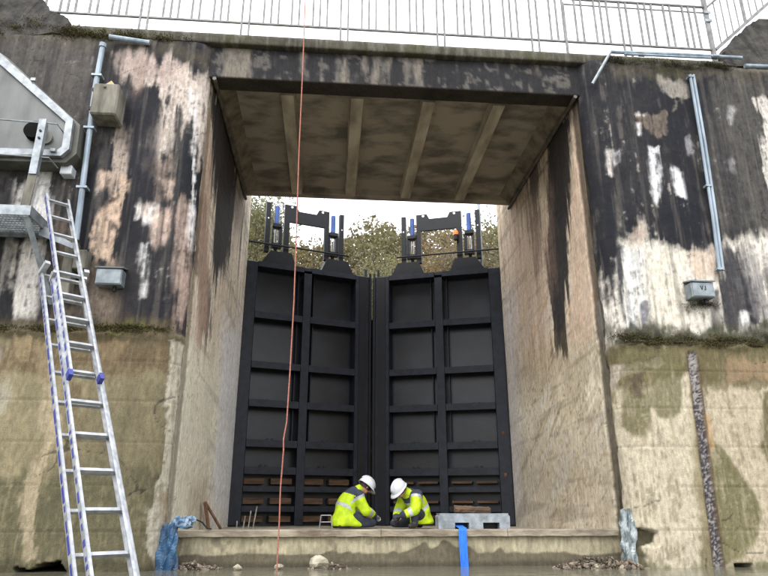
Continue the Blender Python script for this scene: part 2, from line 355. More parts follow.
PATCH_RIGHT = [
    ('f',(0.089,0.08,0.068),0.8,0.15,0.25,0.5,[(5.38,6.82),(7.57,7.14),(6.83,4.07),(5.19,4.12),(5.23,5.3)]),
    ('f',(0.122,0.102,0.068),0.85,0.07,0.12,0.2,[(4.01,7.19),(7.62,7.32),(7.48,6.77),(3.94,6.62)]),
    ('f',(0.061,0.054,0.016),0.7,0.04,0.1,0.2,[(4.58,6.91),(5.17,6.94),(5.12,6.66),(4.51,6.62)]),
    ('f',(0.305,0.27,0.209),0.9,0.02,0.08,0.3,[(4.66,6.63),(5.08,6.59),(5.07,6.35),(4.81,6.23),(4.69,6.39)]),
    ('f',(0.216,0.188,0.138),0.7,0.02,0.08,0.4,[(4.8,6.33),(4.98,6.31),(4.88,6.07),(4.76,6.06)]),
    ('f',(0.202,0.15,0.107),0.85,0.02,0.08,0.4,[(4.19,6.03),(4.7,6.05),(4.63,5.69),(4.44,5.58),(4.2,5.86)]),
    ('f',(0.617,0.552,0.479),0.8,0.01,0.05,0.4,[(4.19,6.03),(4.4,6.04),(4.36,5.95),(4.21,5.95)]),
    ('f',(0.745,0.73,0.716),1,0.012,0.05,0.7,[(4.34,5.48),(4.47,5.49),(4.43,4.8),(4.33,4.64),(4.33,5.01)]),
    ('f',(0.73,0.716,0.716),1,0.012,0.05,0.7,[(4.64,5.18),(4.76,5.12),(4.75,4.69),(4.61,4.72)]),
    ('f',(0.617,0.539,0.456),0.9,0.012,0.04,0.7,[(3.71,5.39),(3.78,5.39),(3.75,4.98),(3.67,5.01)]),
    ('f',(0.644,0.604,0.565),0.9,0.012,0.04,0.7,[(4.2,5.86),(4.27,5.87),(4.26,5.64),(4.18,5.63)]),
    ('f',(0.578,0.552,0.527),0.8,0.012,0.04,0.7,[(3.82,5.39),(3.9,5.39),(3.85,5.17),(3.8,5.17)]),
    ('f',(0.578,0.552,0.552),0.35,0.012,0.06,0.7,[(4.87,5.64),(4.96,5.66),(4.97,5.45),(4.87,5.35)]),
    ('f',(0.687,0.617,0.503),0.9,0.02,0.08,0.5,[(6.02,6.35),(6.38,6.42),(6.69,6.03),(6.43,4.88),(5.93,4.86),(6.1,6.0)]),
    ('f',(0.604,0.578,0.552),0.45,0.012,0.05,0.5,[(5.66,6.21),(5.73,6.15),(5.61,5.91),(5.59,6.0)]),
    ('f',(0.578,0.552,0.539),0.45,0.012,0.04,0.4,[(5.5,5.35),(5.54,5.32),(5.5,5.12),(5.45,5.15)]),
    ('f',(0.687,0.617,0.479),1,0.03,0.12,0.4,[(3.58,3.8),(3.71,3.95),(3.88,4.18),(4.13,4.4),(4.16,4.05),(4.31,4.0),(4.55,3.92),(4.99,3.91),(5.2,4.09),(5.82,4.17),(6.87,4.26),(6.49,2.67),(3.44,2.61)]),
    ('f',(0.839,0.807,0.73),0.8,0.03,0.1,0.7,[(3.73,3.89),(4.06,3.98),(3.92,2.81),(3.61,2.74)]),
    ('f',(0.716,0.631,0.445),0.8,0.05,0.1,0.5,[(4.11,3.91),(4.63,3.9),(4.5,2.76),(3.95,2.75)]),
    ('f',(0.552,0.352,0.195),0.7,0.03,0.09,0.5,[(4.64,3.9),(5.01,3.91),(4.96,3.57),(4.62,3.53)]),
    ('f',(0.434,0.305,0.195),0.8,0.02,0.08,0.3,[(3.89,4.24),(4.11,4.34),(4.16,4.11),(4.01,3.96),(3.84,3.95)]),
    ('f',(0.014,0.014,0.023),0.95,0.02,0.06,0.8,[(3.62,3.95),(3.76,3.95),(3.73,3.21),(3.73,2.87),(3.61,2.87),(3.58,3.33)]),
    ('f',(0.076,0.08,0.127),0.8,0.02,0.07,0.6,[(3.89,3.18),(4.01,3.19),(3.96,2.87),(3.86,2.86)]),
    ('f',(0.014,0.014,0.023),0.95,0.03,0.09,0.8,[(5.14,4.0),(5.36,3.95),(5.5,3.39),(5.48,2.9),(5.02,2.86),(5.06,3.38)]),
    ('f',(0.188,0.175,0.175),0.6,0.04,0.16,0.6,[(5.38,3.95),(5.68,3.87),(5.66,2.99),(5.44,2.98)]),
    ('f',(0.019,0.019,0.027),0.7,0.04,0.12,0.7,[(5.66,3.67),(6.17,3.69),(6.0,2.91),(5.57,2.93)]),
    ('f',(0.021,0.021,0.03),0.8,0.02,0.05,0.7,[(4.89,3.35),(4.97,3.35),(4.91,2.83),(4.8,2.83)]),
    ('f',(0.776,0.73,0.658),0.9,0.015,0.05,0.6,[(5.24,3.06),(5.36,3.08),(5.31,2.84),(5.2,2.84)]),
    ('f',(0.045,0.048,0.014),0.9,0.04,0.13,0.2,[(3.55,2.86),(3.87,2.92),(4.64,2.83),(6.02,2.99),(6.57,3.01),(6.46,2.58),(3.51,2.52)]),
    ('f',(0.138,0.107,0.037),0.85,0.06,0.1,0.15,[(3.47,2.65),(6.5,2.74),(6.36,2.14),(3.43,2.07)]),
    ('f',(0.361,0.231,0.122),0.7,0.05,0.1,0.2,[(4.89,2.45),(5.53,2.48),(5.57,2.18),(4.86,2.14)]),
    ('f',(0.552,0.479,0.352),0.8,0.02,0.05,0.3,[(3.44,2.35),(4.09,2.46),(4.1,2.38),(3.71,2.27),(3.52,2.17),(3.41,1.69),(3.35,1.69)]),
    ('f',(0.658,0.565,0.381),0.9,0.05,0.08,0.3,[(3.48,2.07),(4.32,2.29),(4.42,2.29),(4.13,-0.27),(3.22,-0.26)]),
    ('f',(0.162,0.138,0.051),0.9,0.03,0.04,0.2,[(3.62,2.58),(3.91,2.48),(3.83,1.69),(3.73,1.5),(3.6,1.48),(3.52,1.62)]),
    ('f',(0.181,0.156,0.061),0.85,0.03,0.04,0.2,[(3.9,2.56),(4.39,2.54),(4.22,1.79),(4.1,1.7),(3.91,1.72),(3.81,1.89)]),
    ('f',(0.102,0.061,0.04),0.7,0.02,0.07,0.4,[(3.62,2.22),(3.78,2.25),(3.74,1.98),(3.61,1.93)]),
    ('f',(0.631,0.527,0.342),0.8,0.05,0.08,0.3,[(4.57,2.09),(6.36,2.17),(5.77,-0.29),(4.32,-0.27)]),
    ('f',(0.162,0.144,0.048),0.9,0.03,0.04,0.2,[(4.53,1.46),(4.67,1.33),(4.84,1.07),(4.98,0.87),(5.01,0.65),(4.91,0.41),(4.72,0.18),(4.4,0.07),(4.47,0.78)]),
    ('f',(0.515,0.305,0.102),0.8,0.01,0.03,0.3,[(4.5,1.76),(4.57,1.73),(4.55,1.35),(4.49,1.35)]),
    ('f',(0.15,0.122,0.045),0.9,0.03,0.04,0.2,[(5.31,2.05),(5.7,2.13),(5.48,1.12),(5.21,1.14),(5.13,1.4)]),
    ('f',(0.117,0.117,0.034),0.8,0.04,0.1,0.2,[(3.61,0.08),(4.33,0.07),(5.87,0.13),(5.77,-0.29),(3.44,-0.26)]),
    ('f',(0.054,0.045,0.019),1,0.01,0.03,0.1,[(3.49,0.46),(3.73,0.43),(3.69,0.32),(3.52,0.29)]),
    ('f',(0.089,0.076,0.03),0.9,0.02,0.05,0.2,[(3.4,0.3),(3.54,0.25),(3.62,-0.02),(3.44,-0.26),(3.31,-0.26)]),
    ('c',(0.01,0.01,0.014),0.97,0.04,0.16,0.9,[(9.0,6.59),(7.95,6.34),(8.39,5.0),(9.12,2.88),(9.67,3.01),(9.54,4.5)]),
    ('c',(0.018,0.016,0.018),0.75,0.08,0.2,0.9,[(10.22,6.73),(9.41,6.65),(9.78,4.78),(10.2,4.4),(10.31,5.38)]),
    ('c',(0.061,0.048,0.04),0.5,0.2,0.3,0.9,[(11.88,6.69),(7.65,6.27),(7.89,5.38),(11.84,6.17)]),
    ('c',(0.701,0.491,0.332),0.8,0.05,0.12,0.8,[(7.95,6.34),(7.39,6.09),(7.55,4.73),(7.63,3.21),(8.21,2.83),(8.84,2.99)]),
    ('c',(0.565,0.352,0.223),0.45,0.2,0.3,0.6,[(11.56,6.37),(9.29,5.46),(9.76,3.23),(11.97,3.4)]),
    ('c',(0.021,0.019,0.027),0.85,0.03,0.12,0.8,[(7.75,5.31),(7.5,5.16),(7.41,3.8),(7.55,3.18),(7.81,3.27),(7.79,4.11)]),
    ('c',(0.761,0.73,0.687),0.95,0.02,0.06,0.7,[(7.8,5.99),(7.61,5.83),(7.61,5.3),(7.8,5.41)]),
    ('c',(0.73,0.672,0.604),0.95,0.02,0.07,0.6,[(7.95,3.25),(7.59,3.14),(7.57,2.64),(7.99,2.75)]),
    ('c',(0.188,0.138,0.054),0.45,0.2,0.3,0.3,[(11.94,3.55),(7.53,2.71),(7.57,2.12),(12.13,2.74)]),
    ('c',(0.246,0.188,0.127),0.45,0.3,0.3,0.3,[(12.05,1.91),(7.44,1.67),(7.65,0.46),(12.44,0.34)]),
    ('c',(0.73,0.716,0.73),0.7,0.3,0.25,0.4,[(12.27,4.71),(11.57,4.48),(12.0,0.52),(12.67,0.51)]),  # paler towards the right gate heel, upstream light painted in
    ('c',(0.061,0.051,0.025),0.85,0.02,0.06,0.4,[(7.33,3.64),(7.09,3.54),(7.41,1.9),(7.6,0.46),(7.92,0.45),(7.71,1.95)]),
]
# ---------------------------------------------------------------- setting: ground, water, walls
XLW, XRW, YP = -1.754, 3.446, 7.6       # chamber wall planes and pier front plane
YG, YM = 12.57, 13.42                   # gate heels and mitre
XM = (XLW + XRW) / 2
FLOOR = 0.40
ALB = 0.69

M_WALL = attr_mat('stained_concrete', rough=.82, fine=.28, bump=.5)
M_GRASS = mat('bank_grass', (.07, .085, .03), (.10, .085, .045), rough=.95, scale=1.5, bump=.5, bscale=12)

def build_ground():
    xs = np.unique(np.concatenate([np.linspace(-400, -30, 38), np.linspace(-30, 40, 71), np.linspace(40, 400, 37)]))
    ys = np.unique(np.concatenate([np.linspace(-300, -20, 29), np.linspace(-20, 60, 81), np.linspace(60, 600, 55)]))
    X, Y = np.meshgrid(xs, ys, indexing='ij')
    bank = np.clip((np.abs(X - XM) - 11) / 9, 0, 1)
    low = -0.75 + bank * 6.3
    up = 4.4 + 1.2 * sstep(4, 9, np.abs(X - XM)) + .05 * np.clip(Y - 30, 0, 120) + 1.2 * fbm(X / 14, Y / 14, 3, 4)
    up = np.where((np.abs(X - XM) < 3.5) & (Y < 26), 3.6, up)
    Z = np.where(Y < 14.5, low, up)
    P = np.stack([X, Y, Z], -1)
    c = np.zeros_like(P); c[:] = (.08, .075, .04)
    c *= (1 + fbm(X / 3, Y / 3, 4, 8)[..., None])
    o = grid_mesh('ground', P, c, attr_mat('earth_bank', rough=.95, fine=.4, fscale=3, bscale=14, stretch=(1, 1, 1)))
    tag(o, kind='structure')
build_ground()

def build_water():
    m = bpy.data.materials.new('murky_water'); m.use_nodes = True
    n, l = m.node_tree.nodes, m.node_tree.links
    p = n['Principled BSDF']
    p.inputs['Base Color'].default_value = (.13, .125, .09, 1); p.inputs['Roughness'].default_value = .12
    nz = n.new('ShaderNodeTexNoise'); nz.inputs['Scale'].default_value = 5; nz.inputs['Detail'].default_value = 4
    tc = n.new('ShaderNodeTexCoord'); l.new(tc.outputs['Object'], nz.inputs['Vector'])
    b = n.new('ShaderNodeBump'); b.inputs['Strength'].default_value = .25; b.inputs['Distance'].default_value = .03
    l.new(nz.outputs['Fac'], b.inputs['Height']); l.new(b.outputs['Normal'], p.inputs['Normal'])
    o = MB().add([(-13, -120, WATER), (15, -120, WATER), (15, 8.2, WATER), (-13, 8.2, WATER)], [(0, 1, 2, 3)]).build('lower_water', m)
    tag(o, kind='structure')
    o = MB().add([(-4, 13.9, 4.7), (6, 13.9, 4.7), (6, 26, 4.7), (-4, 26, 4.7)], [(0, 1, 2, 3)]).build('upper_water', m)
    tag(o, kind='structure')
build_water()

def C(*c):
    a = np.array(lin(*c)) * ALB
    return a * 1.06 - a.mean() * .06

def build_wall(side, patches, top, label):
    sg = -1 if side == 'L' else 1
    xc = XLW if side == 'L' else XRW
    r = .28
    dfine = 3.75 if side == 'L' else 3.2
    d = np.concatenate([np.arange(12.5, dfine, -.35), np.arange(dfine, r, -.0175)])
    path = [(xc + sg * t, YP, 0., -1., 1.) for t in d]
    for k in range(0, 25):
        a = k / 24 * math.pi / 2
        path.append((xc + sg * (r - r * math.sin(a)), YP + r - r * math.cos(a), -sg * math.sin(a), -math.cos(a), math.cos(a) ** 2))
    path += [(xc, t, -sg, 0., 0.) for t in np.arange(YP + r + .02, 12.40, .024)]
    # the wall steps back into the gate recess
    rec = .62 if side == 'L' else 1.6
    path += [(xc + sg * t, 12.42, 0., 1., 0.) for t in (.0, .1, .3, .6, rec - .02)]
    path += [(xc + sg * rec, t, -sg, 0., 0.) for t in np.arange(12.6, 17.1, .4)]
    path = np.array(path)
    zs = np.arange(-.7, top + .001, .0175); zs[-1] = top
    X = np.repeat(path[:, 0:1], len(zs), 1); Y = np.repeat(path[:, 1:2], len(zs), 1)
    NX = np.repeat(path[:, 2:3], len(zs), 1); NY = np.repeat(path[:, 3:4], len(zs), 1)
    FW = np.repeat(path[:, 4:5], len(zs), 1)
    Z = np.repeat(zs[None, :], len(path), 0)
    sd_ = 0 if side == 'L' else 40
    S = np.cumsum(np.hypot(np.diff(path[:, 0], prepend=path[0, 0]), np.diff(path[:, 1], prepend=path[0, 1])))
    S = np.repeat(S[:, None], len(zs), 1)
    front = FW > (.06 if side == 'L' else .02)
    n1 = fbm(S * 1.3, Z * 1.3, 5, sd_ + 1, True); n2 = fbm(S * 5, Z * 5, 4, sd_ + 2, True)
    strk = fbm(S * 9, Z * .9, 5, sd_ + 3); strk2 = fbm(S * 22, Z * 1.6, 4, sd_ + 5)
    n3 = fbm(S * 16, Z * 16, 4, sd_ + 7, True)
    n4 = fbm(S * 3.1, Z * 2.2, 6, sd_ + 9, True)
    wet = lambda a, b, t: a + (b - a) * t[..., None]
    ledge = 2.64 + .05 * n2 + .03 * n1
    # --- the bare wall
    dark = wet(C(22, 24, 33), C(62, 59, 58), np.clip(.24 + 1.7 * n1 + .8 * strk, 0, 1))
    dark = wet(dark, C(18, 19, 29), np.clip(sstep(.0, .2, strk2 + .5 * n1) * .6, 0, 1))
    dark = wet(dark, C(124, 116, 108), sstep(.14, .3, .35 * n2 + 1.1 * strk - .2 * n1) * .5)
    dark = wet(dark, C(110, 106, 104), sstep(.04, .24, .45 * n4 + .3 * n3 + .8 * strk2) * .35)
    dark = wet(dark, C(188, 180, 170), sstep(.2, .32, .6 * n3 + .6 * n4 + .6 * strk2) * .6)
    dark = wet(dark, C(16, 17, 25), sstep(.02, .2, -n4 + .4 * n3) * .6)
    dark = dark * .82
    low = wet(C(154, 143, 114), C(119, 110, 86), np.clip(.5 + 1.8 * n1 + .7 * strk, 0, 1))
    up = sstep(-.02, .03, Z - ledge)
    fr = wet(low, dark, up)
    if side == 'L':
        ch_lo, ch_hi = wet(1.42 * C(232, 222, 202), 1.42 * C(214, 202, 178), np.clip(.5 + 2 * n1, 0, 1)), wet(1.42 * C(222, 204, 182), 1.42 * C(190, 170, 148), np.clip(.5 + 2 * strk, 0, 1))
    else:
        ch_lo, ch_hi = wet(1.42 * C(230, 214, 188), 1.42 * C(206, 188, 158), np.clip(.5 + 2 * n1, 0, 1)), wet(1.42 * C(228, 204, 174), 1.42 * C(200, 174, 144), np.clip(.5 + 2 * strk, 0, 1))
    ch = wet(ch_lo, ch_hi, sstep(2.2, 3.4, Z + .6 * n1))
    ch = ch * .80 + ch.mean(-1, keepdims=True) * .20
    ch = ch * np.array((.985, 1.005, .99))
    # faint near-level lift lines
    lift = fbm(Y * .5, (Z + .05 * (Y - 9)) * 7, 4, sd_ + 15)
    ch = ch * (1 - .28 * sstep(.06, .2, lift))[..., None]
    sl = -.55 if side == 'L' else .55
    u1 = Z + sl * (Y - 8)
    scuff = fbm((Y - sl * Z) * .7, u1 * 9, 5, sd_ + 11)
    scmask = sstep(-.1, .15, fbm(Y * .8, Z * .8, 3, sd_ + 13)) * sstep(4.6, 3.4, Z)
    ch = wet(ch, C(244, 236, 222), np.clip(sstep(.05, .17, scuff) * scmask * .8, 0, 1))
    ch = wet(ch, 1.2 * C(150, 130, 104), np.clip(sstep(-.06, -.2, scuff) * scmask * .5, 0, 1))
    ch = wet(ch, C(40, 38, 42), sstep(.14, .3, strk + .1 * n1) * sstep(3.4, 5.0, Z) * .7)
    ch = wet(ch, C(60, 54, 46), sstep(.16, .2, n3) * .4)
    col = np.where(front[..., None], fr, ch)
    light = np.zeros(Z.shape)
    # --- stains, films, bare patches and daylight painted near the gate, each with its own outline
    for k, (face, pc, al, soft, amp, stw, poly) in enumerate(patches):
        A = X if face == 'f' else Y
        px = [p[0] for p in poly]; pz = [p[1] for p in poly]
        mg = .25 + amp
        m = (A > min(px) - mg) & (A < max(px) + mg) & (Z > min(pz) - mg) & (Z < max(pz) + mg) & (front if face == 'f' else ~front)
        if not m.any(): continue
        stw = .35 + .65 * stw
        nz = stw * (strk[m] * 1.5 + strk2[m] * .9) + (1 - stw) * (n2[m] * 1.5) + .35 * n3[m]
        if sum(pc) > .5 and min(pz) > 2.3 and face == 'f': soft = soft * 1.3; pc = tuple(min(.95, q * 1.22) for q in pc)
        sdp = poly_sd(A[m], Z[m], poly) + amp * 2.4 * nz + amp * .45 * n4[m]
        # crisp in some places, feathered in others
        sf = soft * ((.5 + 1.5 * np.clip(n4[m] + .3, 0, 1)) if max(pz) < 2.8 and face == 'f' else 1.0 + 5.0 * np.clip(n1[m] + n4[m] + .25, 0, 1))
        msk = np.clip((sdp + sf) / (2 * sf), 0, 1); msk = msk * msk * (3 - 2 * msk) * al
        c = np.array(pc) * ALB * (1.3 if face == 'c' and sum(pc) > .3 else 1)
        ds = .70 if (c.mean() > .22 and face == 'f' and min(pz) > 2.3) else .86
        c = c * ds + c.mean() * (1 - ds) + np.array((0, 0, .012)) * (c.mean() > .2)
        low_z = .55 if max(pz) < 2.75 else 1.0
        c = c[None, :] * (1 + low_z * .55 * n3[m] + low_z * .5 * strk2[m] + low_z * .35 * n4[m] + .25 * n1[m])[:, None]
        # a thin film lets some of what is under it show through
        thin = 1.0 if sum(pc) < .2 else np.clip(1.0 - sstep(.10, .28, np.abs(strk2[m] + .6 * n3[m])) * .55, 0, 1)
        msk = msk * thin
        col[m] = col[m] * (1 - msk[:, None]) + c * msk[:, None]
        if sum(pc) > .9 and face == 'f': light[m] = np.maximum(light[m], msk)
    upz = (up * front)[..., None]
    run = fbm(S * 13, Z * .45, 4, sd_ + 61); run2 = fbm(S * 30, Z * .8, 3, sd_ + 63)
    wv = (sstep(.06, .24, run + .35 * run2 + .15 * n1) * .40)[..., None] * upz
    col = col * (1 - wv) + C(24, 25, 32) * wv
    wv = (sstep(.10, .28, -run + .5 * run2 - .2 * n1) * .16)[..., None] * upz
    col = col * (1 - wv) + C(150, 142, 132) * wv
    # horizontal shutter-board joints and hairline cracks
    board = np.abs(((Z + .012 * n1) % .46) - .23) > .222
    hair = (np.abs(fbm(S * .7, Z * 1.0, 3, sd_ + 21, True)) < .0022) & (n4 > .0)
    col = np.where((hair & (n1 > -.02))[..., None], col * .45, col)
    col = np.where((board & (Z < 2.6) & front)[..., None], col * .86, col)
    # --- relief
    D = .016 * n1 + .010 * n2 + .007 * n3
    D -= .012 * light
    D += FW * .045 * sstep(.035, -.035, Z - ledge)
    D += FW * .03 * sstep(.12, 0, np.abs(Z - ledge + .02)) * np.clip(n2 * 4 + .2, 0, 1)
    D -= .006 * (board & (Z < 2.6) & front)
    D -= .003 * (hair & (n1 > -.02))
    # open joint between pier and chamber wall
    jy = YP + .30 + .06 * fbm(Z * 2.5, Z * 0 + 2, 3, sd_ + 31)
    jw = .09 + .06 * fbm(Z * 5, Z * 0 + 5, 3, sd_ + 33)
    joint = sstep(.025, 0, np.abs(Y - jy + .04 * n2) - jw) * (FW < .35) * (1 if side == 'R' else .75)
    D -= .025 * joint
    jc = C(54, 49, 36) if side == 'R' else C(92, 84, 62)
    col = col * (1 - .8 * joint[..., None]) + (jc * (1 + 1.2 * n3[..., None])) * .8 * joint[..., None]
    if side == 'R':
        # old stop-log groove filled with rough dark aggregate
        sx = 4.385 + (Z + .03) * .031
        g = sstep(.062, .05, np.abs(X - sx)) * sstep(2.56, 2.5, Z) * FW
        ag = fbm(X * 62, Z * 62, 3, 77, True)
        D -= g * (.035 - .05 * ag)
        agc = wet(C(74, 70, 74), C(164, 158, 154), sstep(-.02, .16, ag + .5 * sstep(1.4, 2.4, Z) * .3))
        agc = wet(agc, C(104, 82, 66), sstep(.14, .24, fbm(X * 9, Z * 5, 3, 79)) * .35)
        col = col * (1 - g[..., None]) + agc * g[..., None]
        e = sstep(.02, .006, np.abs(np.abs(X - sx) - .066)) * sstep(2.5, 2.4, Z) * FW * .7
        col = col * (1 - e[..., None]) + C(84, 62, 44) * e[..., None]
        hole = (X > 4.575) & (X < 4.775) & (Z < .10)
        sp = poly_sd(X, Z, [(3.5, .47), (3.75, .44), (3.74, .30), (3.68, .25), (3.55, .33)]) + .05 * n2
        D -= .06 * sstep(-.01, .02, sp) * FW
    else:
        hole = (X > -3.18 + .2 * n2) & (X < -2.72 + .15 * n2) & (Z < .13 + .06 * sstep(-3.1, -2.8, X) + .15 * n2)
    D = np.where(hole & front, -.9, D)
    col = np.where((hole & front)[..., None], col * .5, col)
    # rounded, chipped top edge
    t = np.clip((Z - (top - .2)) / .2, 0, 1)
    D -= .2 * (1 - np.sqrt(1 - np.minimum(t, .999) ** 2)) * (1 + n2) * FW
    P = np.stack([X + NX * D, Y + NY * D, Z], -1)
    far = xc + sg * 12.5
    o = grid_mesh('lock_wall', P, col, M_WALL, closed_top=[(far, 16.9, top)], flip=(side == 'R'))
    tag(o, label, 'wall')
    return o
build_wall('L', PATCH_LEFT, 6.93, 'tall stained concrete lock wall on the left behind the aluminium ladder')
build_wall('R', PATCH_RIGHT, 7.0, 'tall stained concrete lock wall on the right with vertical dark aggregate strip')

# raised, sloping parapet ends on both piers
M_PAR = mat('mossy_parapet_concrete', lin(70, 66, 61), lin(28, 27, 25), rough=.9, scale=5, bump=.9, bscale=16)
def parapet(poly, label):
    bm = bmesh.new()
    vs = [bm.verts.new((x, YP + .03, z)) for x, z in poly]
    f = bm.faces.new(vs)
    ex = bmesh.ops.extrude_face_region(bm, geom=[f])
    for v in ex['geom']:
        if isinstance(v, bmesh.types.BMVert): v.co.y += .9
    bmesh.ops.subdivide_edges(bm, edges=bm.edges[:], cuts=14, use_grid_fill=True)
    bmesh.ops.triangulate(bm, faces=[f for f in bm.faces if len(f.verts) > 4])
    for v in bm.verts:
        p = v.co * 2.2
        h = math.sin(p.x * 3.1 + p.z * 2.3) * math.cos(p.z * 3.7 - p.y * 2.9) + .6 * math.sin(p.x * 7.7 + 1.3 * p.y) * math.sin(p.z * 8.3 + p.y * 6)
        v.co += Vector((random.uniform(-.012, .012), -.03 * abs(h) + .0, .03 * h + random.uniform(-.012, .012)))
    bmesh.ops.recalc_face_normals(bm, faces=bm.faces[:])
    me = bpy.data.meshes.new('parapet'); bm.to_mesh(me); bm.free(); me.materials.append(M_PAR)
    o = bpy.data.objects.new('parapet', me); COL.objects.link(o)
    tag(o, label, 'parapet')
parapet([(-8, 6.80), (-3.62, 6.80), (-3.78, 7.12), (-4.02, 7.24), (-4.3, 7.62), (-4.9, 7.95), (-8, 8.0)], 'crumbling mossy concrete parapet end at the upper left corner')
parapet([(5.72, 6.95), (9, 6.95), (9, 7.9), (6.42, 7.86), (6.05, 7.55), (5.78, 7.22)], 'dark concrete parapet block at the upper right beside the railing')

# sill slab with its wet front face
def build_sill():
    Yf = 8.0
    xs = np.arange(XLW - .1, XRW + .11, .016)
    zz = np.concatenate([np.arange(-.5, .39, .012), [.39]])
    X, Z = np.meshgrid(xs, zz, indexing='ij')
    n1 = fbm(X * 2, Z * 2, 5, 51); n2 = fbm(X * 9, Z * 9, 4, 52); st = fbm(X * 12, Z * 2, 4, 53); big = fbm(X * 1.6, Z * 0, 4, 55)
    c = C(186, 176, 148) * (1 + .5 * n2 + .5 * st)[..., None]
    c = c * (1 - .35 * sstep(.02, .2, st))[..., None]
    tide = .20 + .42 * np.maximum(big - .03, 0) * 1.6 + .10 * n1 + .03 * n2
    w = sstep(.012, -.012, Z - tide)
    wet_c = C(112, 104, 86) * (1 + .5 * n2 + .4 * n1)[..., None]
    c = c * (1 - w[..., None]) + wet_c * w[..., None]
    spl = .5 * sstep(.13, .16, fbm(X * 7, Z * 7, 2, 57)) * sstep(.1, .2, fbm(X * .9, Z * .5, 2, 58) + .12) * .8
    c = c * (1 - spl[..., None]) + C(96, 86, 70) * spl[..., None]
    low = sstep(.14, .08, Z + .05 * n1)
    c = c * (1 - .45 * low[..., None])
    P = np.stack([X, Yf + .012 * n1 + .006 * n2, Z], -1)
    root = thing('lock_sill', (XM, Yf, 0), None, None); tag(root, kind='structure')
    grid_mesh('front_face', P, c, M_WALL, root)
    M_FL = mat('sill_floor', lin(176, 166, 148), lin(120, 112, 98), rough=.8, scale=3, bump=.4)
    MB().box((XLW - .1, Yf + .03, -.5), (XRW + .1, 14.2, FLOOR - .004)).build('slab', M_FL, root)
    # long edge boards along the front of the sill
    M_LIP = mat('edge_board_dirty', lin(152, 142, 124), lin(98, 86, 72), rough=.85, scale=9, stretch=(.35, 1, 1), bump=.6, bscale=25)
    xs = [XLW + .01, -.07, .62, 2.1, XRW - .01]
    for a, b in zip(xs, xs[1:]):
        m = MB(); n = 24
        top = []; 
        for k in range(n + 1):
            x = a + .003 + (b - a - .006) * k / n
            j = lambda s: .0025 * math.sin(x * 17 + s) + random.uniform(-.002, .002)
            top.append([(x, Yf - .055 + j(0), .385 + j(1)), (x, Yf - .06 + j(2), .448 + j(3)), (x, Yf - .045 + j(2), .46 + j(4) * .5), (x, Yf + .12, .46), (x, Yf + .12, .39), ])
        vs = [p for rr in top for p in rr]; fs = []
        for k in range(n):
            for q in range(5):
                i0, i1 = k * 5 + q, k * 5 + (q + 1) % 5
                fs.append((i0, i1, i1 + 5, i0 + 5))
        fs += [(0, 1, 2, 3, 4), tuple(n * 5 + q for q in (4, 3, 2, 1, 0))]
        m.add(vs, [f[::-1] for f in fs]).build('edge_board', M_LIP, root)
build_sill()

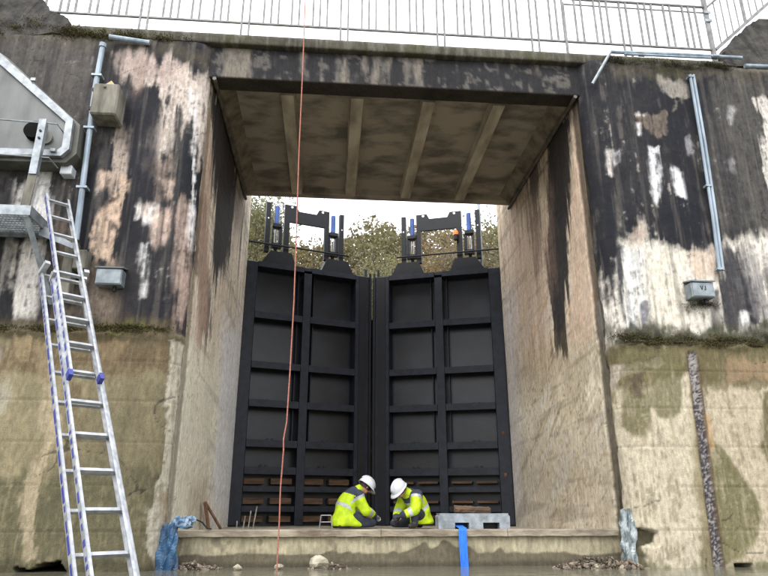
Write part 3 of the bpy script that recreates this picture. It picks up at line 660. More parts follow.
# ---------------------------------------------------------------- bridge
def build_bridge():
    M_F = attr_mat('fascia_concrete', rough=.85, fine=.35, bump=.6, stretch=(1, 1, .3))
    M_S = mat('soffit_concrete', lin(148, 138, 124), lin(98, 91, 82), rough=.9, scale=2.0, bump=.5, bscale=22, detail=14, lo=.38, hi=.56, stretch=(.8, 1.5, 1))
    M_B = mat('soffit_beam_concrete', lin(180, 170, 152), lin(128, 118, 104), rough=.9, scale=4, bump=.5, bscale=22, stretch=(1, .3, 1))
    root = thing('footbridge', (XM, YP + .1, 6.35), 'concrete footbridge with ribbed soffit spanning the lock between the walls', 'bridge')
    x0, x1 = XLW - .3, XRW + .3
    # front fascia beam: profile swept along x, dense enough for its stains
    prof = [(8.02, 6.35), (7.74, 6.35), (7.74, 6.49), (7.74, 6.64), (7.74, 6.79), (7.74, 6.855)]
    def sweep(prof, x0, x1, name, cf, h=.03, rough=.006):
        pr = []
        for (ya, za), (yb, zb) in zip(prof, prof[1:]):
            k = max(1, int(math.hypot(yb - ya, zb - za) / .03))
            pr += [(ya + (yb - ya) * i / k, za + (zb - za) * i / k) for i in range(k)]
        pr.append(prof[-1]); pr = np.array(pr)
        xs = np.arange(x0, x1 + h, h)
        X = np.repeat(xs[:, None], len(pr), 1); Y = np.repeat(pr[None, :, 0], len(xs), 0); Z = np.repeat(pr[None, :, 1], len(xs), 0)
        n1 = fbm(X * 2, Z * 2 + Y * 2, 5, 61); n2 = fbm(X * 9, Z * 9 + Y * 9, 4, 62); st = fbm(X * 5, Z * .8, 5, 63); s2 = fbm(X * 16, Z * 1.5, 4, 64)
        c = cf(X, Y, Z, n1, n2, st, s2)
        P = np.stack([X, Y + rough * (n1 + n2) - rough, Z + rough * (n1 * 1.5 + n2)], -1)
        return grid_mesh(name, P, c, M_F, root, flip=True)
    def cf(X, Y, Z, n1, n2, st, s2):
        c = C(40, 39, 41)[None, None] * (1 + .9 * n1 + .6 * s2)[..., None]
        for thr, cc, a in ((.05, (104, 98, 92), .6), (.13, (150, 140, 126), .6)):
            w = (sstep(thr, thr + .12, st + .4 * n1 + .25 * s2 + .12 * sstep(2.4, 1.6, np.abs(X - .2)) - .06) * a)[..., None]
            c = c * (1 - w) + C(*cc) * w
        w = (sstep(.1, .2, n2 + .4 * s2) * .5)[..., None]; c = c * (1 - w) + C(26, 26, 34) * w
        w = (sstep(.07, .2, n2 + .5 * s2) * .5)[..., None]; c = c * (1 - w) + C(128, 122, 114) * w
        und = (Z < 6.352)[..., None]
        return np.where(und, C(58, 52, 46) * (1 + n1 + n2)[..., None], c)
    sweep(prof, x0, x1, 'fascia', cf)
    def cc(X, Y, Z, n1, n2, st, s2):
        c = C(84, 80, 68)[None, None] * (1 + .8 * n1 + .9 * n2)[..., None]
        w = (sstep(0, .2, n1 + st) * .7)[..., None]; c = c * (1 - w) + C(76, 76, 52) * w
        w = (sstep(.04, .16, s2) * .6)[..., None]; c = c * (1 - w) + C(118, 114, 104) * w
        return c
    sweep([(7.8, 6.86), (7.66, 6.86), (7.65, 6.88), (7.645, 6.99), (7.67, 7.03), (7.72, 7.045), (8.1, 7.045)], -3.72, 5.9, 'coping', cc, rough=.012)
    # deck slab, back beam, soffit ribs and haunches
    MB().box((x0, 8.0, 6.52), (x1, 11.4, 6.99)).build('deck_slab', M_S, root)
    MB().box((x0, 11.22, 6.4), (x1, 11.42, 6.59), bev=.01).build('back_beam', M_S, root)
    MB().box((-3.7, 8.0, 6.99), (5.9, 11.45, 7.03)).build('walkway', M_B, root)
    for x in (-.745, .274, 1.337, 2.39):
        MB().prism([(x - .09, 6.375), (x + .09, 6.375), (x + .115, 6.535), (x - .115, 6.535)], 1, 8.105, 11.225).build('rib', M_B, root)
    M_H = mat('haunch_concrete', lin(126, 116, 100), lin(78, 72, 62), rough=.85, scale=4, bump=.3)
    for sx, xx in ((1, XLW), (-1, XRW)):
        MB().prism([(xx - sx * .05, 6.36), (xx + sx * .09, 6.36), (xx + sx * .26, 6.53), (xx - sx * .05, 6.53)], 1, 7.9, 11.24).build('haunch', M_H, root)
    # rusting angle irons running up the soffit edge on both sides
    M_I = mat('weathered_angle_iron', lin(98, 92, 84), lin(60, 54, 48), rough=.6, scale=8)
    for sx, xx in ((1, XLW), (-1, XRW)):
        MB().tube([(xx + sx * .035, 7.72, 6.325), (xx + sx * .035, 11.4, 6.325)], .028, 8).build('edge_pipe', M_I, root)
build_bridge()
# ---------------------------------------------------------------- lock gates
M_GATE = mat('black_gate_paint', lin(16, 18, 25), lin(8, 9, 13), rough=.5, spec=.3, scale=5, bump=.15, bscale=35, detail=8)
M_GATE2 = mat('black_gate_frame_paint', lin(29, 33, 45), lin(13, 15, 22), rough=.5, spec=.3, scale=7, bump=.12, bscale=40)
M_PANEL = mat('dusty_gate_panel', lin(28, 33, 42), lin(7, 8, 12), rough=.36, spec=.4, lo=.42, hi=.80, scale=2.4, bump=.07, bscale=30, detail=9)
M_BLUE = mat('blue_hydraulic_paint', lin(34, 76, 150), lin(24, 56, 120), rough=.35, scale=6)
M_STEEL = mat('bright_steel_rod', lin(200, 200, 202), lin(150, 150, 152), rough=.25, metal=.9)
M_TIMB = mat('brown_timber_block', lin(100, 76, 54), lin(60, 44, 32), rough=.85, scale=7, stretch=(.3, 1, 2.5), bump=.4)
M_RED = mat('red_oxide_primer', lin(130, 52, 50), lin(80, 34, 34), rough=.7, scale=14)
M_ORANGE = mat('orange_beacon_plastic', lin(250, 130, 30), lin(240, 105, 20), rough=.25, scale=4)
M_RUST = mat('rust_patch', lin(128, 78, 48), lin(70, 44, 32), rough=.9, scale=18)
GATE_L = 2.732

def build_gate(mirror, label):
    hx = XRW if mirror else XLW
    ang = math.atan2(YM - YG, XM - XLW)
    root = bpy.data.objects.new('lock_gate', None); COL.objects.link(root)
    root.location = (hx, YG, 0); root.rotation_euler = (0, 0, -ang if mirror else ang)
    tag(root, label, 'lock gate', 'pair of mitre gates')
    B = lambda: MB(mirror)
    K = dict(parent=root, world=False)
    stiles = ((-.06, .21, 'heel_post'), (1.20, 1.365, 'middle_stile'), (2.36, 2.728, 'mitre_post'))
    for a, b, nm in stiles:
        if nm == 'middle_stile':
            o = B().box((a, 0, .41), (b, .025, 5.41), bev=.004).box((a + .07, .025, .41), (b - .07, .33, 5.41)).build(nm, M_GATE2, **K)
        else:
            o = B().box((a, .0, .41), (b, .36, 5.53), bev=.012).build(nm, M_GATE2, **K)
        if nm == 'mitre_post':
            B().box((2.66, -.035, .41), (2.70, -.001, 5.60)).build('seal_strip', M_STEEL if False else M_GATE, parent=o, world=False)
            B().box((2.44, -.012, .41), (2.60, -.001, 5.50)).build('cover_plate', M_GATE, parent=o, world=False)
            B().box((2.38, -.02, 1.41), (2.46, -.001, 1.41)).build('primer_patch', M_RED, parent=o, world=False)
        if nm == 'mitre_post' and not mirror:
            B().box((2.7285, .1, .41), (2.745, .3, 5.52)).build('mitre_seal', M_GATE, parent=o, world=False)
        if nm == 'heel_post':
            B().tube([(-.05, -.02, .41), (-.05, -.02, 5.4)], .022, 8).build('quoin_seal', M_STEEL if False else M_GATE2, parent=o, world=False)
            for z in ((2.06, 1.28) if mirror else ()):
                B().box((.07, -.004, z), (.12, -.0005, z + .07)).build('rust_mark', M_RUST, parent=o, world=False)
    # horizontal ribs: front flange and web, one per bay
    bays = ((.211, 1.198), (1.367, 2.358))
    ribz = (4.40, 3.385, 2.635, 1.88, 1.385)
    for z in ribz:
        for a, b in bays:
            B().box((a, .004, z - .068), (b, .028, z + .068), bev=.003).box((a, .028, z - .012), (b, .33, z + .012)).build('rib', M_GATE2, **K)
    # top beam
    B().box((.211, .003, 5.43), (1.198, .36, 5.54)).box((1.367, .003, 5.43), (2.358, .36, 5.54)).box((1.198, .028, 5.475), (1.367, .36, 5.54)).build('top_beam', M_GATE2, **K)
    # skin panels, each with its pair of drain bosses
    rows = [(5.475, 4.412), (4.388, 3.397), (3.373, 2.647), (2.623, 1.892), (1.868, 1.397), (1.373, .41)]
    for ri, (t, b) in enumerate(rows):
        for bi, (x0, x1) in enumerate(bays):
            pn = B().box((x0 if bi == 0 else 1.2826, .31, b), (1.2824 if bi == 0 else x1, .335, t)).build('panel', M_PANEL, **K)
            if ri < 5:
                cx = (x0 + x1) / 2 - .06 + random.uniform(-.1, .1)
                for dx in (-.05, .05):
                    B().tube([(cx + dx, .312, b + .09), (cx + dx, .285, b + .09)], .028, 10).build('boss', M_GATE2, parent=pn, world=False)
            if ri < 4:
                # vertical stiffener beside the middle stile
                xs = (1.12 if bi == 0 else 1.46)
                B().box((xs, .18, b + .02), (xs + .02, .309, t - .02)).build('stiffener', M_GATE2, parent=pn, world=False)
    # slotted bottom bay: bars with timber blocks between
    for (x0, x1) in bays:
        for z in (1.055, .70):
            B().box((x0, .02, z - .05), (x1, .05, z + .05), bev=.003).box((x0, .05, z - .01), (x1, .30, z + .01)).build('bottom_bar', M_GATE2, **K)
        if not mirror:
            for z in (1.20, .845, .525):
                xm = (x0 + x1) / 2
                for a, b in ((x0 + .03, xm - .07), (xm + .05, x1 - .03)):
                    B().box((a, .15, z - .055), (b, .30, z + .055), bev=.006).build('timber_block', M_TIMB, **K)
        else:
            for z in (1.19, .83, .56):
                xm = (x0 + x1) / 2
                for a, b in ((x0 + .05, xm - .04), (xm + .04, x1 - .05)):
                    B().box((a, .12, z - .022), (b, .30, z + .022), bev=.004).build('timber_block', M_TIMB, **K)
    # ---- lifting gear on top
    TY = .18
    def ped(a0, a1, b0, b1):
        return B().prism([(a0, 5.545), (a1, 5.545), (b1, 5.83), (b0, 5.83)], 1, TY - .14, TY + .14).build('pedestal', M_GATE, **K)
    ped(.28, 1.02, .46, .91); ped(1.58, 2.31, 1.70, 2.17)
    for px, cx, bx in ((.39, .585, .70), (2.05, 1.86, 1.76)):
        s = 1 if px < 1 else -1
        post = B().box((px - .05, TY - .05, 5.831), (px + .05, TY + .05, 6.98), bev=.005).build('gear_post', M_GATE, **K)
        B().tube([(px, TY - .055, 6.60), (px, TY - .049, 6.60)], .018, 8).build('bolt', M_STEEL, parent=post, world=False)
        cyl = B().tube([(cx, TY, 6.50), (cx, TY, 6.905)], .052, 16).build('hydraulic_cylinder', M_BLUE, smooth=False, **K)
        B().tube([(cx, TY, 6.906), (cx, TY, 6.925)], .046, 16).build('end_cap', M_BLUE, parent=cyl, world=False)
        yk = B().box((cx - .10, TY - .08, 6.41), (cx + .10, TY + .08, 6.499), bev=.008).box((cx - .10, TY - .05, 5.98), (cx - .07, TY + .05, 6.41)).box((cx + .05, TY - .05, 5.98), (cx + .12, TY + .05, 6.41)).box((cx - .10, TY - .05, 5.95), (cx + .12, TY + .05, 6.05)).build('yoke', M_GATE, **K)
        for dx in (-.035, .02):
            B().tube([(cx + dx, TY, 6.04), (cx + dx, TY, 6.415)], .012, 8).build('rod', M_STEEL, parent=yk, world=False)
        B().tube([(cx, TY, 5.83), (cx, TY, 5.95)], [.02, .045], 8).build('fork', M_GATE, parent=yk, world=False)
    for a, b in ((.745, .865), (1.655, 1.76)):
        B().box((a, TY - .045, 5.831), (b, TY + .045, 6.60), bev=.005).build('frame_upright', M_GATE, **K)
    ch = B().prism([(.745, 6.601), (1.76, 6.601), (1.76, 7.0), (1.52, 7.0), (1.46, 6.88), (1.06, 6.88), (1.0, 7.0), (.745, 7.0)], 1, TY - .03, TY + .03).build('crosshead', M_GATE, **K)
    for x in (.90, 1.60):
        B().tube([(x, TY - .036, 6.955), (x, TY - .031, 6.955)], .028, 10).build('lug_eye', M_STEEL, parent=ch, world=False)
        if not mirror:
            B().tube([(x, TY, 7.0), (x + .03, TY, 7.35)], .006, 5).build('tether', M_GATE, parent=ch, world=False)
    B().tube([(-.0 if not mirror else -.05, TY - .10, 5.98), (2.2, TY - .10, 5.98)], .02, 8).build('link_rod', M_GATE, **K)
    # little guard rail by the mitre
    B().tube([(2.33, .2, 5.54), (2.33, .2, 5.76), (2.10, .2, 5.78)], .010, 6).build('guard_rail', M_GATE, **K)
    B().tube([(2.62, .1, 5.54), (2.62, .1, 5.72)], .03, 8).build('latch_pin', M_GATE2, **K)
    if mirror:
        bc = B().tube([(.87, TY - .10, 6.28), (.87, TY - .10, 6.39)], .05, 12).build('beacon_base', M_GATE, **K)
        B().tube([(.87, TY - .10, 6.391), (.87, TY - .10, 6.45), (.87, TY - .10, 6.49), (.87, TY - .10, 6.51)], [.058, .056, .042, .01], 14).build('beacon_lens', M_ORANGE, parent=bc, world=False)
        B().tube([(.36, TY + .12, 5.54), (.36, TY + .12, 7.2)], .035, 10).build('grey_pole', mat('grey_pole_paint', lin(150, 162, 172), rough=.5), **K)
    return root
build_gate(False, 'black steel lock gate leaf on the left with brown timber blocks at its foot')
build_gate(True, 'black steel lock gate leaf on the right carrying an orange beacon')
# ---------------------------------------------------------------- railing
M_GALV = mat('galvanised_steel', lin(146, 152, 156), lin(108, 114, 118), rough=.45, metal=.35, scale=10)
M_RAILP = mat('grey_rail_paint', lin(128, 127, 126), lin(100, 98, 96), rough=.6, scale=9)
M_ALU = mat('aluminium', lin(182, 184, 186), lin(146, 148, 152), rough=.42, metal=.45, scale=14)
M_BLUEINK = mat('blue_print', lin(40, 46, 124), lin(60, 66, 140), rough=.5, scale=30)

def build_railing():
    y = 7.8
    root = thing('railing', (XM, y, 6.95), 'grey steel railing with vertical bars along the footbridge edge', 'railing')
    MB().box((-6.0, y - .016, 7.345), (5.70, y + .016, 7.37)).build('bottom_rail', M_RAILP, root)
    MB().tube([(-6.0, y, 8.17), (5.70, y, 8.17)], .021, 8).build('top_rail', M_RAILP, root)
    MB().tube([(3.4, y, 8.06), (5.70, y, 8.06)], .012, 8).build('middle_rail', M_RAILP, root)
    p = 1.433
    for k in range(-4, 4):
        b0 = .004 + k * p
        for dx, lng in ((0, 1), (.107, 1), (.31, 0), (.415, 0), (.52, 0), (.715, 0), (.82, 0), (1.025, 0), (1.125, 0), (1.23, 0)):
            x = b0 + dx
            if x > 5.62 or x < -5.9: continue
            MB().box((x - .0135, y - .0135, 6.93 if lng else 7.37), (x + .0135, y + .0135, 8.155)).build('post' if lng else 'baluster', M_RAILP, root)
    MB().box((3.375, y - .045, 6.93), (3.41, y - .018, 8.06)).build('flat_post', M_RAILP, root)
    cp = MB().box((5.685, y - .028, 7.0), (5.74, y + .028, 8.6)).build('corner_post', M_RAILP, root)
    for z in (7.86, 8.02):
        MB().box((5.66, y - .045, z), (5.765, y - .0285, z + .05)).build('bracket', M_GALV, cp)
    # the flight climbing away to the right
    a, b = Vector((5.75, y, 7.36)), Vector((7.0, y, 8.52))
    MB().bar(a, b, (0, 1, 0), .05, .045).build('stair_rail_foot', M_RAILP, root)
    MB().tube([a + Vector((0, 0, .82)), b + Vector((0, 0, .82))], .02, 8).build('stair_handrail', M_RAILP, root)
    for k in range(1, 11):
        q = a + (b - a) * (k / 10.5)
        th = .018 if k in (5, 10) else .008
        MB().box((q.x - th, y - th, q.z + .02), (q.x + th, y + th, q.z + .82)).build('stair_baluster', M_RAILP, root)
build_railing()

# ---------------------------------------------------------------- conduits and boxes on the walls
def conduit(name, pts, r, label, m=M_GALV, clamps=(), flange=None):
    root = thing(name, pts[-1], label, 'pipe')
    MB().tube(pts, r, 10).build('pipe', m, root, smooth=False)
    for c in clamps:
        c = Vector(c)
        MB().box((c.x - r * 1.8, c.y - r * 1.25, c.z - .014), (c.x + r * 1.8, c.y + r * 1.3 + .02, c.z + .014)).build('clamp', m, root)
    if flange:
        MB().tube([flange, (flange[0], flange[1], flange[2] - .06)], r * 1.35, 10).build('socket', m, root)
    return root
M_PIPE = mat('pale_conduit', lin(146, 158, 168), lin(104, 116, 126), rough=.45, metal=.2, scale=8, stretch=(1, 1, .3))
conduit('wall_conduit', [(-3.185, 7.50, 6.62), (-3.19, 7.50, 5.9), (-3.15, 7.50, 4.8), (-3.11, 7.50, 3.75)], .036, 'grey conduit running down the left wall behind the concrete box', M_PIPE, [(-3.186, 7.50, 6.1), (-3.17, 7.5, 5.3), (-3.135, 7.5, 4.45)], (-3.185, 7.50, 6.62))
conduit('top_conduit', [(-3.12, 7.50, 6.74), (-2.6, 7.56, 6.725)], .036, 'short grey conduit lying along the top of the left wall', M_PIPE)
root = conduit('wall_conduit', [(5.085, 7.53, 6.66), (5.07, 7.53, 5.5), (5.04, 7.53, 4.4), (5.0, 7.53, 3.62)], .022, 'twin grey conduits running down the right wall to the metal box', M_PIPE, [(5.085, 7.53, 6.62), (5.05, 7.53, 4.85), (5.0, 7.53, 3.64)])
MB().tube([(5.135, 7.53, 6.66), (5.12, 7.53, 5.5), (5.085, 7.53, 4.4), (5.045, 7.53, 3.62)], .022, 10).build('pipe', M_PIPE, root)
root = conduit('top_conduit', [(3.92, 7.5, 6.96), (5.05, 7.48, 6.97), (5.9, 7.48, 6.97)], .026, 'pair of long grey conduits along the top of the right wall', M_PIPE, [(4.4, 7.5, 6.962), (5.5, 7.48, 6.97)])
MB().tube([(4.1, 7.47, 6.91), (5.0, 7.46, 6.915), (5.4, 7.46, 6.92)], .018, 8).build('pipe', M_PIPE, root)
conduit('top_conduit', [(5.92, 7.48, 6.83), (6.9, 7.47, 6.84)], .032, 'short thick conduit end at the right edge below the parapet block', M_PIPE)
conduit('slanting_conduit', [(3.91, 7.5, 6.95), (3.60, 7.54, 6.42)], .022, 'short slanting conduit dropping from the right wall top to the bridge soffit', M_GALV)

M_CBOX = mat('algae_concrete', lin(126, 122, 110), lin(76, 73, 64), rough=.9, scale=7, stretch=(1, 1, .3), bump=.4)
M_WOOD = mat('pale_wood', lin(196, 178, 138), lin(150, 130, 96), rough=.8, scale=8)
root = thing('concrete_box', (-2.97, 7.45, 5.40), 'weathered square concrete box fixed high on the left wall', 'box')
MB().box((-3.13, 7.30, 5.40), (-2.81, 7.64, 5.86), bev=.02).build('body', M_CBOX, root)
MB().prism([(-3.0, 5.861), (-2.88, 5.861), (-2.93, 5.92)], 1, 7.33, 7.42).build('wedge', M_WOOD, root)
MB().tube([(-2.985, 7.30, 5.80), (-2.985, 7.27, 5.80)], .02, 8).build('bolt', M_CBOX, root)
for z in (5.5, 5.78):
    MB().box((-3.165, 7.36, z), (-3.131, 7.42, z + .04)).build('hinge', M_GATE, root)

M_JB = mat('grey_metal_box', lin(140, 148, 152), lin(104, 112, 116), rough=.5, metal=.3, scale=9)
M_INK = mat('black_marker', (.01, .01, .01), rough=.7)
def junction(x0, x1, z0, z1, label, mark):
    root = thing('junction_box', ((x0 + x1) / 2, 7.45, z0), label, 'box')
    MB().box((x0, 7.45, z0), (x1, 7.64, z1 - .02), bev=.008).build('body', M_JB, root)
    MB().prism([(7.425, z1 - .02), (7.66, z1 + .035), (7.66, z1 + .05), (7.42, z1 - .005)], 0, x0 - .012, x1 + .012).build('lid', M_JB, root)
    dr = MB().box((x0 + .01, 7.44, z0 + .015), (x1 - .01, 7.4495, z1 - .03)).build('door', M_JB, root)
    MB().tube([((x0 + x1) / 2 + .06, 7.53, z0 - .06), ((x0 + x1) / 2 + .06, 7.53, z0)], .022, 8).build('gland', M_GATE, root)
    if mark:
        cx, cz = (x0 + x1) / 2, (z0 + z1) / 2 + .01
        m = MB()
        for a, b in (((-.035, .028), (-.02, -.025)), ((-.02, -.025), (-.004, .028)), ((.03, .028), (.03, -.025)), ((.03, -.025), (.012, -.02))):
            m.bar((cx + a[0], 7.437, cz + a[1]), (cx + b[0], 7.437, cz + b[1]), (0, 1, 0), .004, .008)
        m.build('marking', M_INK, dr)
junction(-2.80, -2.50, 3.18, 3.40, 'grey metal junction box on the left wall to the right of the ladder', False)
junction(4.53, 4.83, 3.22, 3.44, 'grey metal junction box with a scrawled mark on the right wall', True)
root = thing('switch_box', (-3.35, 7.5, 4.62), 'small white square box under the metal hopper on the left wall', 'box')
MB().box((-3.43, 7.46, 4.62), (-3.29, 7.62, 4.745), bev=.01).build('body', mat('white_plastic', lin(214, 218, 220), lin(190, 194, 198), rough=.5), root)
MB().box((-3.43, 7.615, 4.60), (-3.29, 7.66, 4.619)).build('back_plate', M_GATE, root)

# ---------------------------------------------------------------- hopper, platform and bracket at the left edge
M_HOP = mat('streaked_grey_sheet', lin(98, 100, 98), lin(68, 70, 68), rough=.5, metal=.2, scale=4, stretch=(1, 1, .3))
M_TRIM = mat('bright_trim', lin(142, 147, 150), lin(106, 110, 114), rough=.35, metal=.3, scale=10)
root = thing('metal_hopper', (-4.2, 7.35, 4.76), 'large grey sheet metal hopper with bright trim at the left edge', 'hopper')
out = [(-5.4, 4.74), (-3.37, 4.77), (-3.285, 4.87), (-3.30, 5.29), (-4.32, 6.20), (-5.4, 7.05)]
inn = [(-5.4, 4.83), (-3.42, 4.85), (-3.375, 4.90), (-3.385, 5.25), (-4.36, 6.09), (-5.4, 6.93)]
MB().prism(inn, 1, 7.325, 7.40).build('face_sheet', M_HOP, root)
tp = [(-5.4, 4.70), (-3.33, 4.72), (-3.22, 4.85), (-3.235, 5.26), (-4.27, 6.2), (-5.4, 7.0)]
M_HOP2 = mat('grimy_grey_sheet', lin(100, 99, 92), lin(70, 69, 62), rough=.6, metal=.1, scale=5, stretch=(1, 1, .3))
MB().prism([(x, z) for x, z in tp], 1, 7.36, 7.68).build('casing', M_HOP2, root)
for i in range(len(out) - 1):
    a, b, c, d_ = out[i], out[i + 1], inn[i + 1], inn[i]
    MB().prism([a, b, c, d_], 1, 7.285 + .0004 * i, 7.35).build('trim', M_TRIM, root)
MB().tube([(-3.72, 7.322, 5.09), (-3.72, 7.24, 5.10)], .125, 20).build('port', mat('painted_hollow_black', (.004, .004, .004), (.006, .006, .006), rough=.95, spec=.1), root)  # solid disc; the dark of an open hole is put into its colour
MB().tube([(-3.60, 7.322, 5.02), (-3.60, 7.30, 5.02)], .085, 16).build('port_flange', M_HOP2, root)
for x, z in ((-3.86, 5.83), (-3.46, 4.83)):
    MB().box((x - .03, 7.25, z - .02), (x + .03, 7.284, z + .02)).build('lug', M_TRIM, root)

root = thing('angle_bracket', (-3.56, 7.15, 3.92), 'galvanised angle post standing on the grating platform in front of the hopper', 'bracket')
MB().bar((-3.575, 7.12, 5.17), (-3.575, 7.12, 4.42), (1, 0, 0), .085, .012).bar((-3.535, 7.15, 5.12), (-3.535, 7.15, 4.42), (0, 1, 0), .07, .01).build('upper_angle', M_GALV, root)
MB().bar((-3.575, 7.137, 4.46), (-3.60, 7.137, 3.92), (1, 0, 0), .10, .012).build('lower_plate', M_CBOX, root)
for z in (4.9, 5.0):
    MB().tube([(-3.575, 7.113, z), (-3.575, 7.10, z)], .015, 8).build('bolt', M_GATE, root)
for z, x1, nm in ((5.13, -3.42, 'cable stretched across the front of the hopper'), (4.66, -3.44, 'cable stretched just below the hopper')):
    o = MB().tube([(-5.3, 7.10, z - .01), (-4.2, 7.10, z), (x1, 7.16, z + .004), (x1 + .01, 7.4, z)], .009, 6).build('taut_cable', M_GALV)
    tag(o, 'thin grey ' + nm, 'cable')

root = thing('grating_platform', (-4.2, 7.3, 3.72), 'galvanised grating platform bracketed out from the left wall under the hopper', 'platform')
MB().box((-5.4, 6.93, 3.80), (-3.42, 6.95, 3.92)).box((-5.4, 7.57, 3.80), (-3.42, 7.60, 3.92)).box((-3.44, 6.95, 3.80), (-3.42, 7.57, 3.92)).build('frame', M_GALV, root)
for k in range(9):
    yy = 7.0 + k * .065
    MB().box((-5.4, yy, 3.86), (-3.442, yy + .012, 3.905)).build('bearing_bar', M_GALV, root)
m = MB()
for k in range(48):
    xx = -5.38 + k * .041
    m.box((xx, 6.951, 3.895), (xx + .008, 7.569, 3.912))
m.build('cross_bars', M_GALV, root)
MB().bar((-3.47, 6.97, 3.80), (-3.28, 7.55, 2.95), (1, 0, 0), .06, .02).build('brace', M_GALV, root)
MB().prism([(-3.46, 3.86), (-3.05, 3.62), (-3.05, 3.56), (-3.46, 3.72)], 1, 7.3, 7.32).build('gusset', M_GALV, root)
root = thing('wall_board', (-3.1, 7.5, 3.0), 'short weathered timber packing behind the top of the ladder', 'timber')
MB().box((-3.20, 7.44, 2.98), (-3.08, 7.60, 3.72), bev=.01).build('upright', M_CBOX, root)
MB().box((-3.078, 7.42, 3.36), (-2.93, 7.60, 3.60), bev=.01).build('block', M_CBOX, root)

# ---------------------------------------------------------------- aluminium ladder
def build_ladder():
    Rv = Vector((.7878, .6159, .0038)); Sv = Vector((.38467, -.48727, -.78397)); Nv = Vector((.48096, -.61911, .62079))
    P0 = Vector((-3.356, 7.063, 4.121))
    root = thing('extension_ladder', (-1.4, 4.6, -.3), 'three section aluminium ladder with blue printed stiles leaning against the left wall', 'ladder')
    c0 = P0 + Rv * .129
    secs = [('fly', .257, 0.0, 0.0, 3.02), ('mid', .300, -.062, 1.50, 5.55), ('base', .43, -.150, 1.42, 5.62)]
    for si, (nm, w, off, s0, s1) in enumerate(secs):
        c = c0 + Nv * off
        sec = None
        for sd in (-1, 1):
            a = c + Rv * (sd * w / 2) + Sv * s0; b = c + Rv * (sd * w / 2) + Sv * s1
            # channel-section stile: web and two flanges
            m = MB().bar(a, b, Nv, .062, .005)
            for e in (-1, 1):
                q = Nv * (e * .0285) - Rv * (sd * .010)
                m.bar(a + q, b + q, Rv, .022, .005)
            st = m.build('stile', M_ALU, root)
            # printed blue lettering blocks on the outer face
            rnd = random.Random(si * 7 + sd)
            s = s0 + .05
            fo = Rv * (sd * (w / 2 + .0045))
            while s < s1 - .2:
                ln = rnd.choice((.03, .05, .09, .14))
                if sd < 0:
                    MB().bar(c + fo + Sv * s, c + fo + Sv * (s + ln), Nv, rnd.choice((.022, .028, .034)), .0015).build('printed_band', M_BLUEINK, st)
                s += ln + rnd.choice((.03, .05, .08))
            if nm != 'mid':
                MB().bar(b - Sv * .015, b + Sv * .055, Nv, .074, .036).build('rubber_foot', M_BLUEINK, st)
        s = .10 + .36 * math.ceil((s0 - .04) / .36) - (0, .056, .114)[si]
        while s < s1 - .08:
            MB().bar(c + Rv * (-w / 2 + .003) + Sv * s, c + Rv * (w / 2 - .003) + Sv * s, Nv, .030, .026).build('rung', M_ALU, root)
            s += .36
    # top hook joining the lower sections, and guide brackets
    for sd in (-1, 1):
        a = c0 + Rv * (sd * .21) + Sv * 1.40
        MB().bar(a + Nv * .0 - Rv * (sd * .02), a - Nv * .16, Rv, .05, .05).build('hook_bracket', M_ALU, root)
        a = c0 + Rv * (sd * .146) + Sv * 1.58
        MB().bar(a + Nv * .03, a - Nv * .10, Rv, .03, .04).build('guide', M_ALU, root)
build_ladder()

# ---------------------------------------------------------------- rope, strap, foot block
M_ROPE = mat('pink_rope', lin(172, 112, 96), lin(136, 84, 72), rough=.9, scale=60)
o = MB().tube([(-.515, 7.62, 8.17), (-.515, 7.56, 7.6), (-.50, 7.5, 6.4), (-.496, 7.5, 5.12), (-.48, 7.5, 4.0), (-.469, 7.5, 3.06), (-.476, 7.5, 2.2), (-.486, 7.5, 1.62), (-.512, 7.5, 1.42), (-.506, 7.5, 1.30), (-.519, 7.5, .9), (-.514, 7.5, .57), (-.516, 7.5, .2), (-.512, 7.51, .03), (-.49, 7.55, .02)], .0078, 7).build('rope', M_ROPE)
tag(o, 'thin pinkish rope hanging from the bridge down to the water', 'rope')

def block():
    root = thing('barrier_foot', (1.76, 8.3, .40), 'grey concrete barrier foot with two openings sitting on the sill', 'barrier foot')
    M_BL = mat('grey_block', lin(146, 152, 156), lin(108, 114, 118), rough=.85, scale=9, bump=.3)
    poly = [(1.325, .402), (1.52, .402), (1.52, .53), (1.69, .53), (1.69, .402), (1.86, .402), (1.86, .53), (2.06, .53), (2.06, .402), (2.185, .402), (2.19, .60), (2.165, .628), (1.345, .628), (1.32, .60)]
    MB().prism(poly, 1, 8.14, 8.38).build('body', M_BL, root)
    MB().box((1.33, 8.16, .6285), (2.18, 8.36, .634)).build('top_skin', M_BL, root)
    for x in (1.52, 1.86):
        MB().box((x, 8.26, .402), (x + (.17 if x < 1.6 else .2), 8.37, .529)).build('opening_shade_fill', M_GATE, root)  # black blocks stand in for the shade inside the openings
block()
def log():
    m = MB(); n = 10; ringn = 14
    vs = []; fs = []
    for i in range(ringn):
        x = 1.545 + .42 * i / (ringn - 1)
        for k in range(n):
            a = 2 * math.pi * k / n
            ry, rz = .055 + random.uniform(-.006, .006), .046 + random.uniform(-.005, .005)
            vs.append((x + (random.uniform(-.02, .02) if i in (0, ringn - 1) else 0), 8.26 + ry * math.cos(a), .682 - .02 * (i / ringn) + rz * math.sin(a)))
    for i in range(ringn - 1):
        for k in range(n):
            fs.append((i * n + k, i * n + (k + 1) % n, (i + 1) * n + (k + 1) % n, (i + 1) * n + k))
    fs.append(tuple(range(n))[::-1]); fs.append(tuple((ringn - 1) * n + k for k in range(n)))
    o = m.add(vs, [f[::-1] for f in fs]).build('timber_baulk', M_TIMB)
    tag(o, 'rough brown timber baulk lying on the grey barrier foot', 'timber')
log()
M_STRAP = mat('blue_webbing', lin(30, 110, 205), lin(22, 86, 180), rough=.75, scale=60, stretch=(1, 1, .2))
